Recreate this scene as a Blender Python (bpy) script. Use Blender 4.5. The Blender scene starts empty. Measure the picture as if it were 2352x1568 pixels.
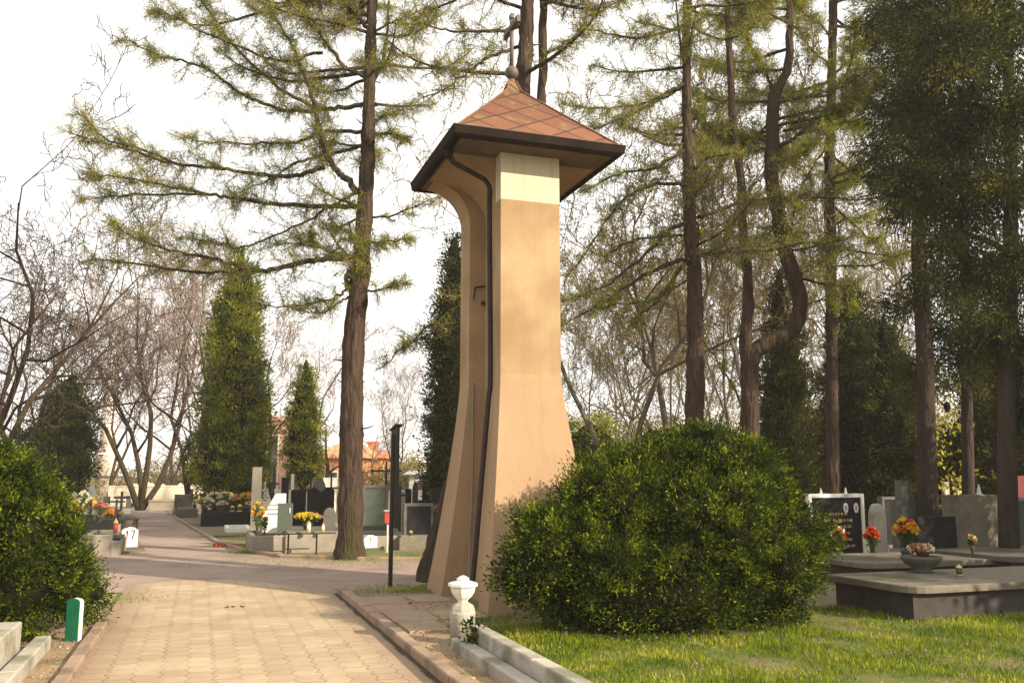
import bpy, math, random
import numpy as np
from mathutils import Vector, noise as mnoise
R = math.radians
sc = bpy.context.scene
col = sc.collection
rng = np.random.default_rng(7)
random.seed(7)

# ------------------------------------------------------------------ camera frame
W, H, F, HZ, EYE = 2352, 1568, 2058, 1095, 1.6
PITCH = math.atan((HZ - 784) / F)
def ray(x, y):
    a = (x - W / 2) / F; b = (H / 2 - y) / F
    return np.array([a, math.cos(PITCH) - b * math.sin(PITCH), math.sin(PITCH) + b * math.cos(PITCH)])
def on(x, y, z=0.0):                      # survey point on the level z
    r = ray(x, y); t = (z - EYE) / r[2]
    return np.array([0, 0, EYE]) + r * t
def at(x, y, Y):                          # survey point at distance Y
    r = ray(x, y)
    return np.array([0, 0, EYE]) + r * (Y / r[1])
U = np.array([-0.32529526, 0.9456125, 0.0])     # along the path
V = np.array([0.9456125, 0.32529526, 0.0])      # across it, to the right
Z = np.array([0, 0, 1.0])
ROT = math.atan2(V[1], V[0])
def uv(u, v, z=0.0): return U * u + V * v + Z * z
def touv(p): return float(p @ U), float(p @ V)

cam = bpy.data.cameras.new('camera'); cam.lens = 36 * F / W; cam.sensor_width = 36
cam.clip_end = 3000; cam.clip_start = 0.05
co = bpy.data.objects.new('camera', cam); col.objects.link(co)
co.location = (0, 0, EYE); co.rotation_euler = (math.pi / 2 + PITCH, 0, 0)
sc.camera = co

# ------------------------------------------------------------------ light
EL = R(25)
sd = -U * 0.77 + V * 0.64; sd = sd / np.linalg.norm(sd)
SUN = np.array([sd[0] * math.cos(EL), sd[1] * math.cos(EL), math.sin(EL)])
sl = bpy.data.lights.new('sun', 'SUN'); sl.energy = 4.0; sl.angle = R(0.6); sl.color = (1.0, 0.85, 0.65)
so = bpy.data.objects.new('sun', sl); col.objects.link(so)
so.rotation_euler = Vector(-SUN).to_track_quat('-Z', 'Y').to_euler()
w = bpy.data.worlds.new('World'); sc.world = w; w.use_nodes = True
nt = w.node_tree; nt.nodes.clear()
wo = nt.nodes.new('ShaderNodeOutputWorld'); bg = nt.nodes.new('ShaderNodeBackground')
sk = nt.nodes.new('ShaderNodeTexSky'); sk.sky_type = 'NISHITA'; sk.sun_disc = False
sk.sun_elevation = EL; sk.sun_rotation = math.atan2(sd[0], sd[1]); sk.dust_density = 4.0; sk.air_density = 1.0
sk.altitude = 200
tc = nt.nodes.new('ShaderNodeTexCoord'); mp = nt.nodes.new('ShaderNodeMapping'); mp.inputs['Scale'].default_value = (1, 1, 3)
nz = nt.nodes.new('ShaderNodeTexNoise'); nz.inputs['Scale'].default_value = 2.2; nz.inputs['Detail'].default_value = 6
cr = nt.nodes.new('ShaderNodeValToRGB'); cr.color_ramp.elements[0].position = 0.2; cr.color_ramp.elements[1].position = 0.6
cr.color_ramp.elements[0].color = (.72, .72, .72, 1); cr.color_ramp.elements[1].color = (.95, .95, .95, 1)
mx = nt.nodes.new('ShaderNodeMixRGB'); mx.inputs[2].default_value = (5.7, 5.5, 5.2, 1)
nt.links.new(tc.outputs['Generated'], mp.inputs[0]); nt.links.new(mp.outputs[0], nz.inputs[0]); nt.links.new(nz.outputs[0], cr.inputs[0])
nt.links.new(cr.outputs[0], mx.inputs[0]); nt.links.new(sk.outputs[0], mx.inputs[1])
nt.links.new(mx.outputs[0], bg.inputs[0]); bg.inputs[1].default_value = 0.11
nt.links.new(bg.outputs[0], wo.inputs[0])
sc.view_settings.view_transform = 'Standard'; sc.view_settings.look = 'None'
sc.view_settings.exposure = 1.2; sc.view_settings.gamma = 1.0
sc.view_settings.use_curve_mapping = False
sc.cycles.max_bounces = 5; sc.cycles.diffuse_bounces = 3; sc.cycles.transparent_max_bounces = 4
sc.cycles.use_denoising = True

# ------------------------------------------------------------------ materials
def newmat(name):
    m = bpy.data.materials.new(name); m.use_nodes = True
    n = m.node_tree; b = n.nodes['Principled BSDF']
    return m, n, b
def mat(name, c1, c2=None, scale=4.0, rough=0.85, bump=0.3, bscale=30.0, stretch=(1, 1, 1), spec=0.3, metal=0.0, c3=None, s3=0.8, bd=.02):
    m, n, b = newmat(name)
    c2 = c2 or tuple(x * 0.7 for x in c1)
    tc = n.nodes.new('ShaderNodeTexCoord'); mp = n.nodes.new('ShaderNodeMapping'); mp.inputs['Scale'].default_value = stretch
    n.links.new(tc.outputs['Object'], mp.inputs[0])
    t = n.nodes.new('ShaderNodeTexNoise'); t.inputs['Scale'].default_value = scale; t.inputs['Detail'].default_value = 6; t.inputs['Roughness'].default_value = .65
    n.links.new(mp.outputs[0], t.inputs[0])
    r = n.nodes.new('ShaderNodeValToRGB'); r.color_ramp.elements[0].position = .32; r.color_ramp.elements[1].position = .68
    r.color_ramp.elements[0].color = (*c1, 1); r.color_ramp.elements[1].color = (*c2, 1)
    n.links.new(t.outputs[0], r.inputs[0]); out = r.outputs[0]
    if c3:
        t3 = n.nodes.new('ShaderNodeTexNoise'); t3.inputs['Scale'].default_value = s3; t3.inputs['Detail'].default_value = 4
        n.links.new(mp.outputs[0], t3.inputs[0])
        r3 = n.nodes.new('ShaderNodeValToRGB'); r3.color_ramp.elements[0].position = .5; r3.color_ramp.elements[1].position = .66
        n.links.new(t3.outputs[0], r3.inputs[0])
        x = n.nodes.new('ShaderNodeMixRGB'); x.inputs[2].default_value = (*c3, 1)
        n.links.new(r3.outputs[0], x.inputs[0]); n.links.new(out, x.inputs[1]); out = x.outputs[0]
    n.links.new(out, b.inputs['Base Color'])
    b.inputs['Roughness'].default_value = rough; b.inputs['Metallic'].default_value = metal
    b.inputs['Specular IOR Level'].default_value = spec
    if bump:
        t2 = n.nodes.new('ShaderNodeTexNoise'); t2.inputs['Scale'].default_value = bscale; t2.inputs['Detail'].default_value = 5
        n.links.new(mp.outputs[0], t2.inputs[0])
        bm = n.nodes.new('ShaderNodeBump'); bm.inputs['Strength'].default_value = bump; bm.inputs['Distance'].default_value = bd
        n.links.new(t2.outputs[0], bm.inputs['Height']); n.links.new(bm.outputs[0], b.inputs['Normal'])
    return m
def leafmat(name, c1, c2, c3=None, pos=0.9, trans=.25, ns=3.0, k=.9, spec=.12):
    m, n, b = newmat(name)
    g = n.nodes.new('ShaderNodeNewGeometry')
    r = n.nodes.new('ShaderNodeValToRGB'); e = r.color_ramp.elements
    e[0].color = (*c1, 1); e[1].color = (*c2, 1); e[0].position = 0; e[1].position = pos
    if c3:
        q = e.new(1.0); q.color = (*c3, 1)
    tc = n.nodes.new('ShaderNodeTexCoord'); t = n.nodes.new('ShaderNodeTexNoise'); t.inputs['Scale'].default_value = ns; t.inputs['Detail'].default_value = 4
    n.links.new(tc.outputs['Object'], t.inputs[0])
    a = n.nodes.new('ShaderNodeMapRange'); a.inputs[1].default_value = .32; a.inputs[2].default_value = .68; a.inputs[3].default_value = -k * .5; a.inputs[4].default_value = k * .5
    n.links.new(t.outputs[0], a.inputs[0])
    f = n.nodes.new('ShaderNodeMath'); f.operation = 'MULTIPLY_ADD'; f.inputs[1].default_value = .75; f.inputs[2].default_value = .12
    n.links.new(g.outputs['Random Per Island'], f.inputs[0])
    f2 = n.nodes.new('ShaderNodeMath'); f2.operation = 'ADD'; f2.use_clamp = True; n.links.new(f.outputs[0], f2.inputs[0]); n.links.new(a.outputs[0], f2.inputs[1])
    n.links.new(f2.outputs[0], r.inputs[0])
    n.links.new(r.outputs[0], b.inputs['Base Color'])
    b.inputs['Roughness'].default_value = .8; b.inputs['Specular IOR Level'].default_value = spec
    tr = n.nodes.new('ShaderNodeBsdfTranslucent'); n.links.new(r.outputs[0], tr.inputs[0])
    ms = n.nodes.new('ShaderNodeMixShader'); ms.inputs[0].default_value = trans
    n.links.new(b.outputs[0], ms.inputs[1]); n.links.new(tr.outputs[0], ms.inputs[2])
    n.links.new(ms.outputs[0], n.nodes['Material Output'].inputs[0])
    return m

M = {}
M['bark'] = mat('bark', (.030, .020, .015), (.085, .058, .042), 9, .95, 1.0, 16, (1, 1, .2), c3=(.05, .045, .02), s3=1.2, bd=.10, spec=.1)
M['bark_pale'] = mat('bark_pale', (.085, .065, .048), (.17, .14, .105), 4, .95, .7, 16, (1, 1, .3), c3=(.085, .08, .03))
M['bark_dark'] = mat('bark_dark', (.03, .022, .018), (.065, .05, .04), 5, .95, .9, 14, (1, 1, .25), bd=.08, spec=.1)
M['twig'] = mat('twig', (.085, .06, .042), (.14, .10, .07), 3, .9, 0)
M['twig_dark'] = mat('twig_dark', (.045, .032, .025), (.085, .062, .048), 3, .9, 0)
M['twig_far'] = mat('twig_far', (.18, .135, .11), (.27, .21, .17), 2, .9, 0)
M['larch_needles'] = leafmat('larch_needles', (.17, .22, .008), (.46, .52, .012), (.5, .40, .04), .8, .6)
M['yew_leaf'] = leafmat('yew_leaf', (.010, .018, .002), (.062, .092, .004), (.21, .25, .012), .8, .25, 4.5, 1.25)
M['thuja_leaf'] = leafmat('thuja_leaf', (.05, .072, .008), (.22, .25, .014), (.36, .33, .04), .85, .35, 1.6, 1.1)
M['dark_leaf'] = leafmat('dark_leaf', (.018, .024, .008), (.05, .055, .015), (.09, .08, .03), .9, .15)
M['deep_leaf'] = leafmat('deep_leaf', (.014, .018, .006), (.065, .075, .012), (.20, .20, .025), .85, .35, 1.6)
M['yellow_leaf'] = leafmat('yellow_leaf', (.25, .24, .03), (.45, .40, .05), (.5, .42, .1), .8, .4)
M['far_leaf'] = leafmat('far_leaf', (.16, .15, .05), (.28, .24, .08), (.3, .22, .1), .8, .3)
M['spring_leaf'] = leafmat('spring_leaf', (.22, .20, .03), (.42, .38, .06), (.45, .28, .12), .8, .55)
M['core'] = mat('core', (.006, .007, .003), (.020, .020, .008), 9, 1.0, 1.0, 25, spec=0.0)  # near-black solid fill inside the shrubs
M['grass_blade'] = leafmat('grass_blade', (.07, .12, .008), (.24, .29, .014), (.38, .36, .06), .86, .35, 1.6, 1.1)
M['stone_pale'] = mat('stone_pale', (.30, .275, .225), (.42, .39, .33), 3, .85, .5, 40, c3=(.19, .185, .13), s3=2.5)
M['white_stone'] = mat('white_stone', (.62, .60, .53), (.75, .73, .66), 4, .7, .15, 40)
M['concrete'] = mat('concrete', (.20, .175, .14), (.31, .27, .22), 2.5, .9, .4, 35, c3=(.13, .13, .07), s3=1.3)
M['terrazzo'] = mat('terrazzo', (.12, .105, .08), (.19, .165, .125), 6, .8, .25, 60, c3=(.085, .085, .045), s3=1.2)
M['grey_stone'] = mat('grey_stone', (.075, .07, .06), (.13, .125, .105), 4, .8, .2, 40, c3=(.06, .06, .035))
M['green_granite'] = mat('green_granite', (.05, .065, .05), (.09, .11, .085), 30, .35, .05, 60)
M['black_granite'] = mat('black_granite', (.008, .008, .009), (.022, .022, .024), 60, .5, 0, spec=.15)
M['black_paint'] = mat('black_paint', (.015, .014, .013), (.03, .027, .024), 6, .5, .1, 30)
M['dark_metal'] = mat('dark_metal', (.035, .022, .02), (.06, .035, .03), 6, .55, .15, 20, metal=.2)
M['board'] = mat('board', (.02, .021, .016), (.045, .045, .03), 7, .8, .3, 30, (1, 1, .3))
M['pipe'] = mat('pipe', (.035, .022, .020), (.06, .04, .036), 6, .7, .1, 20, spec=.15)
M['gutter'] = mat('gutter', (.009, .006, .005), (.022, .013, .010), 5, .8, .1, 20, spec=.08)
M['copper_grey'] = mat('copper_grey', (.09, .068, .062), (.13, .10, .09), 8, .55, .1, 20)
M['gold'] = mat('gold', (.5, .36, .12), (.6, .45, .2), 5, .4, 0, metal=.6)
M['porcelain'] = mat('porcelain', (.7, .68, .64), (.75, .72, .68), 3, .3, 0)
M['photo_tone'] = mat('photo_tone', (.25, .2, .18), (.4, .35, .3), 40, .4, 0)
M['red_stone'] = mat('red_stone', (.10, .010, .010), (.16, .02, .018), 30, .6, .1)
M['red_paint'] = mat('red_paint', (.30, .03, .03), (.38, .05, .04), 5, .5, .05)
M['green_sign'] = mat('green_sign', (.010, .12, .06), (.016, .17, .085), 5, .5, .1)
M['white_paint'] = mat('white_paint', (.62, .60, .52), (.72, .70, .62), 6, .6, .1)
M['brick_orange'] = mat('brick_orange', (.60, .26, .12), (.70, .34, .17), 3, .9, .2)
M['brick_pink'] = mat('brick_pink', (.46, .26, .18), (.56, .34, .25), 2, .9, .2)
M['roof_red'] = mat('roof_red', (.50, .17, .09), (.6, .24, .13), 3, .9, .2)
M['roof_grey'] = mat('roof_grey', (.45, .44, .42), (.55, .53, .5), 3, .8, .1)
M['wall_white'] = mat('wall_white', (.62, .58, .50), (.72, .68, .60), 1.5, .85, .1)
M['cream'] = mat('cream', (.50, .44, .33), (.62, .56, .43), 1.2, .9, .15, c3=(.42, .38, .28))
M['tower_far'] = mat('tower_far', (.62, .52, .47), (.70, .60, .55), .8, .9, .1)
M['dark_glass'] = mat('dark_glass', (.05, .04, .04), (.08, .07, .06), 3, .2, 0)
M['petal_yellow'] = leafmat('petal_yellow', (.62, .42, .02), (.75, .60, .06), (.78, .68, .3), .8, .3)
M['petal_orange'] = leafmat('petal_orange', (.70, .25, .02), (.75, .38, .04), (.6, .1, .03), .85, .3)
M['petal_red'] = leafmat('petal_red', (.5, .03, .02), (.65, .08, .04), (.7, .25, .1), .9, .3)
M['petal_violet'] = leafmat('petal_violet', (.25, .13, .28), (.42, .28, .42), (.6, .5, .5), .9, .3)
M['petal_white'] = leafmat('petal_white', (.70, .66, .5), (.8, .77, .62), (.7, .6, .35), .85, .3)
M['petal_rust'] = leafmat('petal_rust', (.35, .10, .05), (.5, .2, .12), (.7, .62, .5), .6, .3)
M['petal_pink'] = leafmat('petal_pink', (.6, .3, .25), (.7, .45, .4), None, 1, .3)
M['stem_green'] = leafmat('stem_green', (.03, .07, .015), (.07, .13, .02), (.12, .16, .03), .9, .2)
M['pot'] = mat('pot', (.06, .05, .045), (.1, .085, .07), 5, .7, .1)
M['terracotta'] = mat('terracotta', (.35, .14, .08), (.42, .2, .12), 5, .8, .1)
M['candle_glass'] = mat('candle_glass', (.75, .65, .40), (.78, .70, .5), 5, .3, 0)
M['soil'] = mat('soil', (.10, .08, .05), (.17, .14, .09), 2.5, .95, .7, 25, c3=(.10, .11, .03), s3=.9)

# rendered plaster of the tower: ochre, with a cream band under the eaves and mottled patches
def plaster(band=5.26, name='ochre_plaster'):
    m, n, b = newmat(name)
    g = n.nodes.new('ShaderNodeNewGeometry'); sx = n.nodes.new('ShaderNodeSeparateXYZ'); n.links.new(g.outputs['Position'], sx.inputs[0])
    t = n.nodes.new('ShaderNodeTexNoise'); t.inputs['Scale'].default_value = 1.6; t.inputs['Detail'].default_value = 5
    n.links.new(g.outputs['Position'], t.inputs[0])
    r = n.nodes.new('ShaderNodeValToRGB'); r.color_ramp.elements[0].position = .33; r.color_ramp.elements[1].position = .66
    r.color_ramp.elements[0].color = (.27, .175, .095, 1); r.color_ramp.elements[1].color = (.37, .265, .15, 1)
    n.links.new(t.outputs[0], r.inputs[0])
    # lower part, below the splay line: a little pinker
    mr = n.nodes.new('ShaderNodeMapRange'); mr.inputs[1].default_value = 2.86; mr.inputs[2].default_value = 2.9; mr.inputs[3].default_value = 1; mr.inputs[4].default_value = 0
    n.links.new(sx.outputs[2], mr.inputs[0])
    x0 = n.nodes.new('ShaderNodeMixRGB'); x0.inputs[2].default_value = (.325, .215, .13, 1)
    m0 = n.nodes.new('ShaderNodeMath'); m0.operation = 'MULTIPLY'; m0.inputs[1].default_value = .75
    n.links.new(mr.outputs[0], m0.inputs[0]); n.links.new(m0.outputs[0], x0.inputs[0]); n.links.new(r.outputs[0], x0.inputs[1])
    # cream band
    gt = n.nodes.new('ShaderNodeMath'); gt.operation = 'GREATER_THAN'; gt.inputs[1].default_value = band
    n.links.new(sx.outputs[2], gt.inputs[0])
    x = n.nodes.new('ShaderNodeMixRGB'); x.inputs[2].default_value = (.52, .45, .32, 1)
    n.links.new(gt.outputs[0], x.inputs[0]); n.links.new(x0.outputs[0], x.inputs[1])
    # grime splashes by the foot
    mg = n.nodes.new('ShaderNodeMapRange'); mg.inputs[1].default_value = 0; mg.inputs[2].default_value = .35; mg.inputs[3].default_value = .55; mg.inputs[4].default_value = 0
    n.links.new(sx.outputs[2], mg.inputs[0])
    t4 = n.nodes.new('ShaderNodeTexNoise'); t4.inputs['Scale'].default_value = 7; n.links.new(g.outputs['Position'], t4.inputs[0])
    mm = n.nodes.new('ShaderNodeMath'); mm.operation = 'MULTIPLY'; n.links.new(mg.outputs[0], mm.inputs[0]); n.links.new(t4.outputs[0], mm.inputs[1])
    x2 = n.nodes.new('ShaderNodeMixRGB'); x2.inputs[2].default_value = (.16, .14, .07, 1)
    n.links.new(mm.outputs[0], x2.inputs[0]); n.links.new(x.outputs[0], x2.inputs[1])
    mp_ = n.nodes.new('ShaderNodeMapping'); mp_.inputs['Scale'].default_value = (9, 9, .35); n.links.new(g.outputs['Position'], mp_.inputs[0])
    t6 = n.nodes.new('ShaderNodeTexNoise'); t6.inputs['Scale'].default_value = 1; t6.inputs['Detail'].default_value = 4; n.links.new(mp_.outputs[0], t6.inputs[0])
    r6 = n.nodes.new('ShaderNodeMapRange'); r6.inputs[1].default_value = .5; r6.inputs[2].default_value = .72; r6.inputs[3].default_value = 0; r6.inputs[4].default_value = .38; n.links.new(t6.outputs[0], r6.inputs[0])
    x6 = n.nodes.new('ShaderNodeMixRGB'); x6.inputs[2].default_value = (.22, .17, .09, 1); n.links.new(r6.outputs[0], x6.inputs[0]); n.links.new(x2.outputs[0], x6.inputs[1])
    vo = n.nodes.new('ShaderNodeTexVoronoi'); vo.feature = 'DISTANCE_TO_EDGE'; vo.inputs['Scale'].default_value = .9
    nd = n.nodes.new('ShaderNodeMixRGB'); nd.inputs[0].default_value = .22; tn = n.nodes.new('ShaderNodeTexNoise'); tn.inputs['Scale'].default_value = 3; tn.inputs['Detail'].default_value = 5
    n.links.new(g.outputs['Position'], tn.inputs[0]); n.links.new(g.outputs['Position'], nd.inputs[1]); n.links.new(tn.outputs['Color'], nd.inputs[2]); n.links.new(nd.outputs[0], vo.inputs['Vector'])
    r7 = n.nodes.new('ShaderNodeMapRange'); r7.inputs[1].default_value = 0; r7.inputs[2].default_value = .0035; r7.inputs[3].default_value = .22; r7.inputs[4].default_value = 0; n.links.new(vo.outputs['Distance'], r7.inputs[0])
    x7 = n.nodes.new('ShaderNodeMixRGB'); x7.inputs[2].default_value = (.16, .11, .06, 1); n.links.new(r7.outputs[0], x7.inputs[0]); n.links.new(x6.outputs[0], x7.inputs[1])
    n.links.new(x7.outputs[0], b.inputs['Base Color']); b.inputs['Roughness'].default_value = .92
    b.inputs['Specular IOR Level'].default_value = .2
    t2 = n.nodes.new('ShaderNodeTexNoise'); t2.inputs['Scale'].default_value = 70; t2.inputs['Detail'].default_value = 4
    n.links.new(g.outputs['Position'], t2.inputs[0])
    bm = n.nodes.new('ShaderNodeBump'); bm.inputs['Strength'].default_value = .35; bm.inputs['Distance'].default_value = .012
    n.links.new(t2.outputs[0], bm.inputs['Height']); n.links.new(bm.outputs[0], b.inputs['Normal'])
    return m
M['plaster'] = plaster()
M['plaster_plain'] = plaster(50, 'ochre_plaster_unbanded')
M['soffit'] = mat('soffit', (.10, .07, .045), (.16, .115, .07), 6, .9, .3, 30)

def math_node(n, op, a, b=None, c=None):
    k = n.nodes.new('ShaderNodeMath'); k.operation = op
    for i, q in enumerate((a, b, c)):
        if q is None: continue
        if isinstance(q, (int, float)): k.inputs[i].default_value = q
        else: n.links.new(q, k.inputs[i])
    return k.outputs[0]
def paver_mat():
    m, n, b = newmat('interlocking_pavers')
    tc = n.nodes.new('ShaderNodeTexCoord'); sx = n.nodes.new('ShaderNodeSeparateXYZ'); n.links.new(tc.outputs['Object'], sx.inputs[0])
    x, y = sx.outputs[0], sx.outputs[1]
    tri = math_node(n, 'PINGPONG', y, .11)
    xx = math_node(n, 'ADD', x, math_node(n, 'MULTIPLY', tri, .42))
    cx = math_node(n, 'DIVIDE', xx, .205)
    fx = math_node(n, 'FRACT', cx); ix = math_node(n, 'FLOOR', cx)
    off = math_node(n, 'MULTIPLY', math_node(n, 'MODULO', math_node(n, 'ADD', ix, 100), 2), .5)
    cy = math_node(n, 'ADD', math_node(n, 'DIVIDE', y, .22), off)
    tri2 = math_node(n, 'MULTIPLY', math_node(n, 'PINGPONG', fx, .5), .18)
    cy = math_node(n, 'ADD', cy, tri2)
    fy = math_node(n, 'FRACT', cy); iy = math_node(n, 'FLOOR', cy)
    dx = math_node(n, 'MULTIPLY', math_node(n, 'PINGPONG', fx, .5), .205)
    dy = math_node(n, 'MULTIPLY', math_node(n, 'PINGPONG', fy, .5), .22)
    d = math_node(n, 'MINIMUM', dx, dy)
    r = n.nodes.new('ShaderNodeMapRange'); r.inputs[1].default_value = .002; r.inputs[2].default_value = .009
    n.links.new(d, r.inputs[0])
    cb = n.nodes.new('ShaderNodeCombineXYZ'); n.links.new(ix, cb.inputs[0]); n.links.new(iy, cb.inputs[1])
    wn = n.nodes.new('ShaderNodeTexWhiteNoise'); n.links.new(cb.outputs[0], wn.inputs[0])
    base = n.nodes.new('ShaderNodeValToRGB'); base.color_ramp.elements[0].color = (.36, .285, .195, 1); base.color_ramp.elements[1].color = (.42, .34, .235, 1)
    n.links.new(wn.outputs[0], base.inputs[0])
    t = n.nodes.new('ShaderNodeTexNoise'); t.inputs['Scale'].default_value = 1.1; t.inputs['Detail'].default_value = 8; t.inputs['Roughness'].default_value = .7
    n.links.new(tc.outputs['Object'], t.inputs[0])
    st = n.nodes.new('ShaderNodeValToRGB'); st.color_ramp.elements[0].position = .35; st.color_ramp.elements[1].position = .6
    st.color_ramp.elements[0].color = (.84, .78, .72, 1); st.color_ramp.elements[1].color = (1.05, 1.03, 1, 1)
    n.links.new(t.outputs[0], st.inputs[0])
    mu = n.nodes.new('ShaderNodeMixRGB'); mu.blend_type = 'MULTIPLY'; mu.inputs[0].default_value = 1
    n.links.new(base.outputs[0], mu.inputs[1]); n.links.new(st.outputs[0], mu.inputs[2])
    # pavers darker and browner towards the kerbs
    ex = math_node(n, 'ABSOLUTE', math_node(n, 'SUBTRACT', x, .485))
    me = n.nodes.new('ShaderNodeMapRange'); me.inputs[1].default_value = .95; me.inputs[2].default_value = 1.36; me.inputs[3].default_value = 0; me.inputs[4].default_value = 1
    n.links.new(ex, me.inputs[0])
    fe = math_node(n, 'MULTIPLY', me.outputs[0], math_node(n, 'MULTIPLY', t.outputs[0], 1.1))
    md = n.nodes.new('ShaderNodeMixRGB'); md.inputs[2].default_value = (.20, .125, .085, 1)
    n.links.new(fe, md.inputs[0]); n.links.new(mu.outputs[0], md.inputs[1])
    mj = n.nodes.new('ShaderNodeMixRGB'); mj.inputs[1].default_value = (.14, .10, .065, 1)
    n.links.new(r.outputs[0], mj.inputs[0]); n.links.new(md.outputs[0], mj.inputs[2])
    # most joints are filled with sand, only some read as lines
    t5 = n.nodes.new('ShaderNodeTexNoise'); t5.inputs['Scale'].default_value = 2.3; n.links.new(tc.outputs['Object'], t5.inputs[0])
    r5 = n.nodes.new('ShaderNodeMapRange'); r5.inputs[1].default_value = .38; r5.inputs[2].default_value = .62; r5.inputs[3].default_value = .15; r5.inputs[4].default_value = .75
    n.links.new(t5.outputs[0], r5.inputs[0])
    mk = n.nodes.new('ShaderNodeMixRGB'); n.links.new(r5.outputs[0], mk.inputs[0]); n.links.new(md.outputs[0], mk.inputs[1]); n.links.new(mj.outputs[0], mk.inputs[2])
    n.links.new(mk.outputs[0], b.inputs['Base Color']); b.inputs['Roughness'].default_value = .9; b.inputs['Specular IOR Level'].default_value = .2
    t2 = n.nodes.new('ShaderNodeTexNoise'); t2.inputs['Scale'].default_value = 90; n.links.new(tc.outputs['Object'], t2.inputs[0])
    hh = math_node(n, 'ADD', r.outputs[0], math_node(n, 'MULTIPLY', t2.outputs[0], .5))
    bm = n.nodes.new('ShaderNodeBump'); bm.inputs['Strength'].default_value = .5; bm.inputs['Distance'].default_value = .006
    n.links.new(hh, bm.inputs['Height']); n.links.new(bm.outputs[0], b.inputs['Normal'])
    return m
M['pavers'] = paver_mat()
M['asphalt'] = mat('asphalt', (.26, .19, .15), (.33, .25, .20), 1.3, .92, .5, 120, c3=(.21, .155, .125), s3=.7)
M['sand'] = mat('sand', (.27, .19, .115), (.36, .27, .17), 3, .95, .8, 60, c3=(.17, .145, .07), s3=1.7)
M['kerb'] = mat('kerb', (.24, .165, .115), (.33, .24, .17), 3, .9, .4, 40, c3=(.16, .12, .08), s3=2)
M['flag'] = mat('flag', (.28, .20, .14), (.35, .26, .18), 3, .9, .4, 40)
M['earth'] = mat('earth', (.13, .11, .06), (.21, .17, .10), .8, .95, .6, 20, c3=(.10, .12, .03), s3=.5)
M['turf'] = mat('turf', (.06, .085, .012), (.13, .14, .03), 2.2, .95, .8, 30, c3=(.16, .13, .06), s3=1.4)
def tile_mat():
    m, n, b = newmat('diamond_roof_tiles')
    tc = n.nodes.new('ShaderNodeTexCoord'); sx = n.nodes.new('ShaderNodeSeparateXYZ'); n.links.new(tc.outputs['UV'], sx.inputs[0])
    x = math_node(n, 'DIVIDE', sx.outputs[0], .62); y = math_node(n, 'DIVIDE', sx.outputs[1], .50)
    a = math_node(n, 'ADD', x, y); c = math_node(n, 'SUBTRACT', x, y)
    fa = math_node(n, 'FRACT', a); fc = math_node(n, 'FRACT', c)
    d = math_node(n, 'MINIMUM', math_node(n, 'PINGPONG', fa, .5), math_node(n, 'PINGPONG', fc, .5))
    r = n.nodes.new('ShaderNodeMapRange'); r.inputs[1].default_value = .018; r.inputs[2].default_value = .034; n.links.new(d, r.inputs[0])
    cb = n.nodes.new('ShaderNodeCombineXYZ'); n.links.new(math_node(n, 'FLOOR', a), cb.inputs[0]); n.links.new(math_node(n, 'FLOOR', c), cb.inputs[1])
    wn = n.nodes.new('ShaderNodeTexWhiteNoise'); n.links.new(cb.outputs[0], wn.inputs[0])
    cr = n.nodes.new('ShaderNodeValToRGB'); cr.color_ramp.elements[0].color = (.115, .038, .017, 1); cr.color_ramp.elements[1].color = (.18, .066, .026, 1)
    n.links.new(wn.outputs[0], cr.inputs[0])
    t = n.nodes.new('ShaderNodeTexNoise'); t.inputs['Scale'].default_value = 5; t.inputs['Detail'].default_value = 5; n.links.new(tc.outputs['Object'], t.inputs[0])
    rr = n.nodes.new('ShaderNodeValToRGB'); rr.color_ramp.elements[0].position = .55; rr.color_ramp.elements[1].position = .75; n.links.new(t.outputs[0], rr.inputs[0])
    mo = n.nodes.new('ShaderNodeMixRGB'); mo.inputs[2].default_value = (.17, .14, .04, 1); n.links.new(rr.outputs[0], mo.inputs[0]); n.links.new(cr.outputs[0], mo.inputs[1])
    ml = n.nodes.new('ShaderNodeMixRGB'); ml.inputs[1].default_value = (.022, .012, .009, 1); n.links.new(r.outputs[0], ml.inputs[0]); n.links.new(mo.outputs[0], ml.inputs[2])
    n.links.new(ml.outputs[0], b.inputs['Base Color']); b.inputs['Roughness'].default_value = .7
    bm = n.nodes.new('ShaderNodeBump'); bm.inputs['Strength'].default_value = .9; bm.inputs['Distance'].default_value = .02
    n.links.new(math_node(n, 'ADD', r.outputs[0], math_node(n, 'MULTIPLY', fa, .6)), bm.inputs['Height']); n.links.new(bm.outputs[0], b.inputs['Normal'])
    return m
M['tiles'] = tile_mat()
M['hip'] = mat('hip', (.10, .07, .03), (.2, .09, .045), 6, .8, .2)

# ------------------------------------------------------------------ object helpers
def tag(o, label=None, cat=None, group=None, kind=None):
    if label: o['label'] = label
    if cat: o['category'] = cat
    if group: o['group'] = group
    if kind: o['kind'] = kind
    return o
def empty(name, p, label, cat, group=None):
    o = bpy.data.objects.new(name, None); o.empty_display_size = .2; col.objects.link(o)
    o.location = tuple(float(q) for q in p)
    return tag(o, label, cat, group)
def link(name, me, m, parent=None, origin=None):
    """Mesh given in world coordinates; its origin goes to the parent's (or to a given point)."""
    o = bpy.data.objects.new(name, me); col.objects.link(o)
    me.materials.append(m)
    if parent is not None:
        a = parent; off = Vector((0, 0, 0))
        while a is not None: off += a.location; a = a.parent
        me.transform(__import__('mathutils').Matrix.Translation(-off)); o.parent = parent
    elif origin is not None:
        me.transform(__import__('mathutils').Matrix.Translation(Vector([-float(q) for q in origin]))); o.location = [float(q) for q in origin]
    return o
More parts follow.
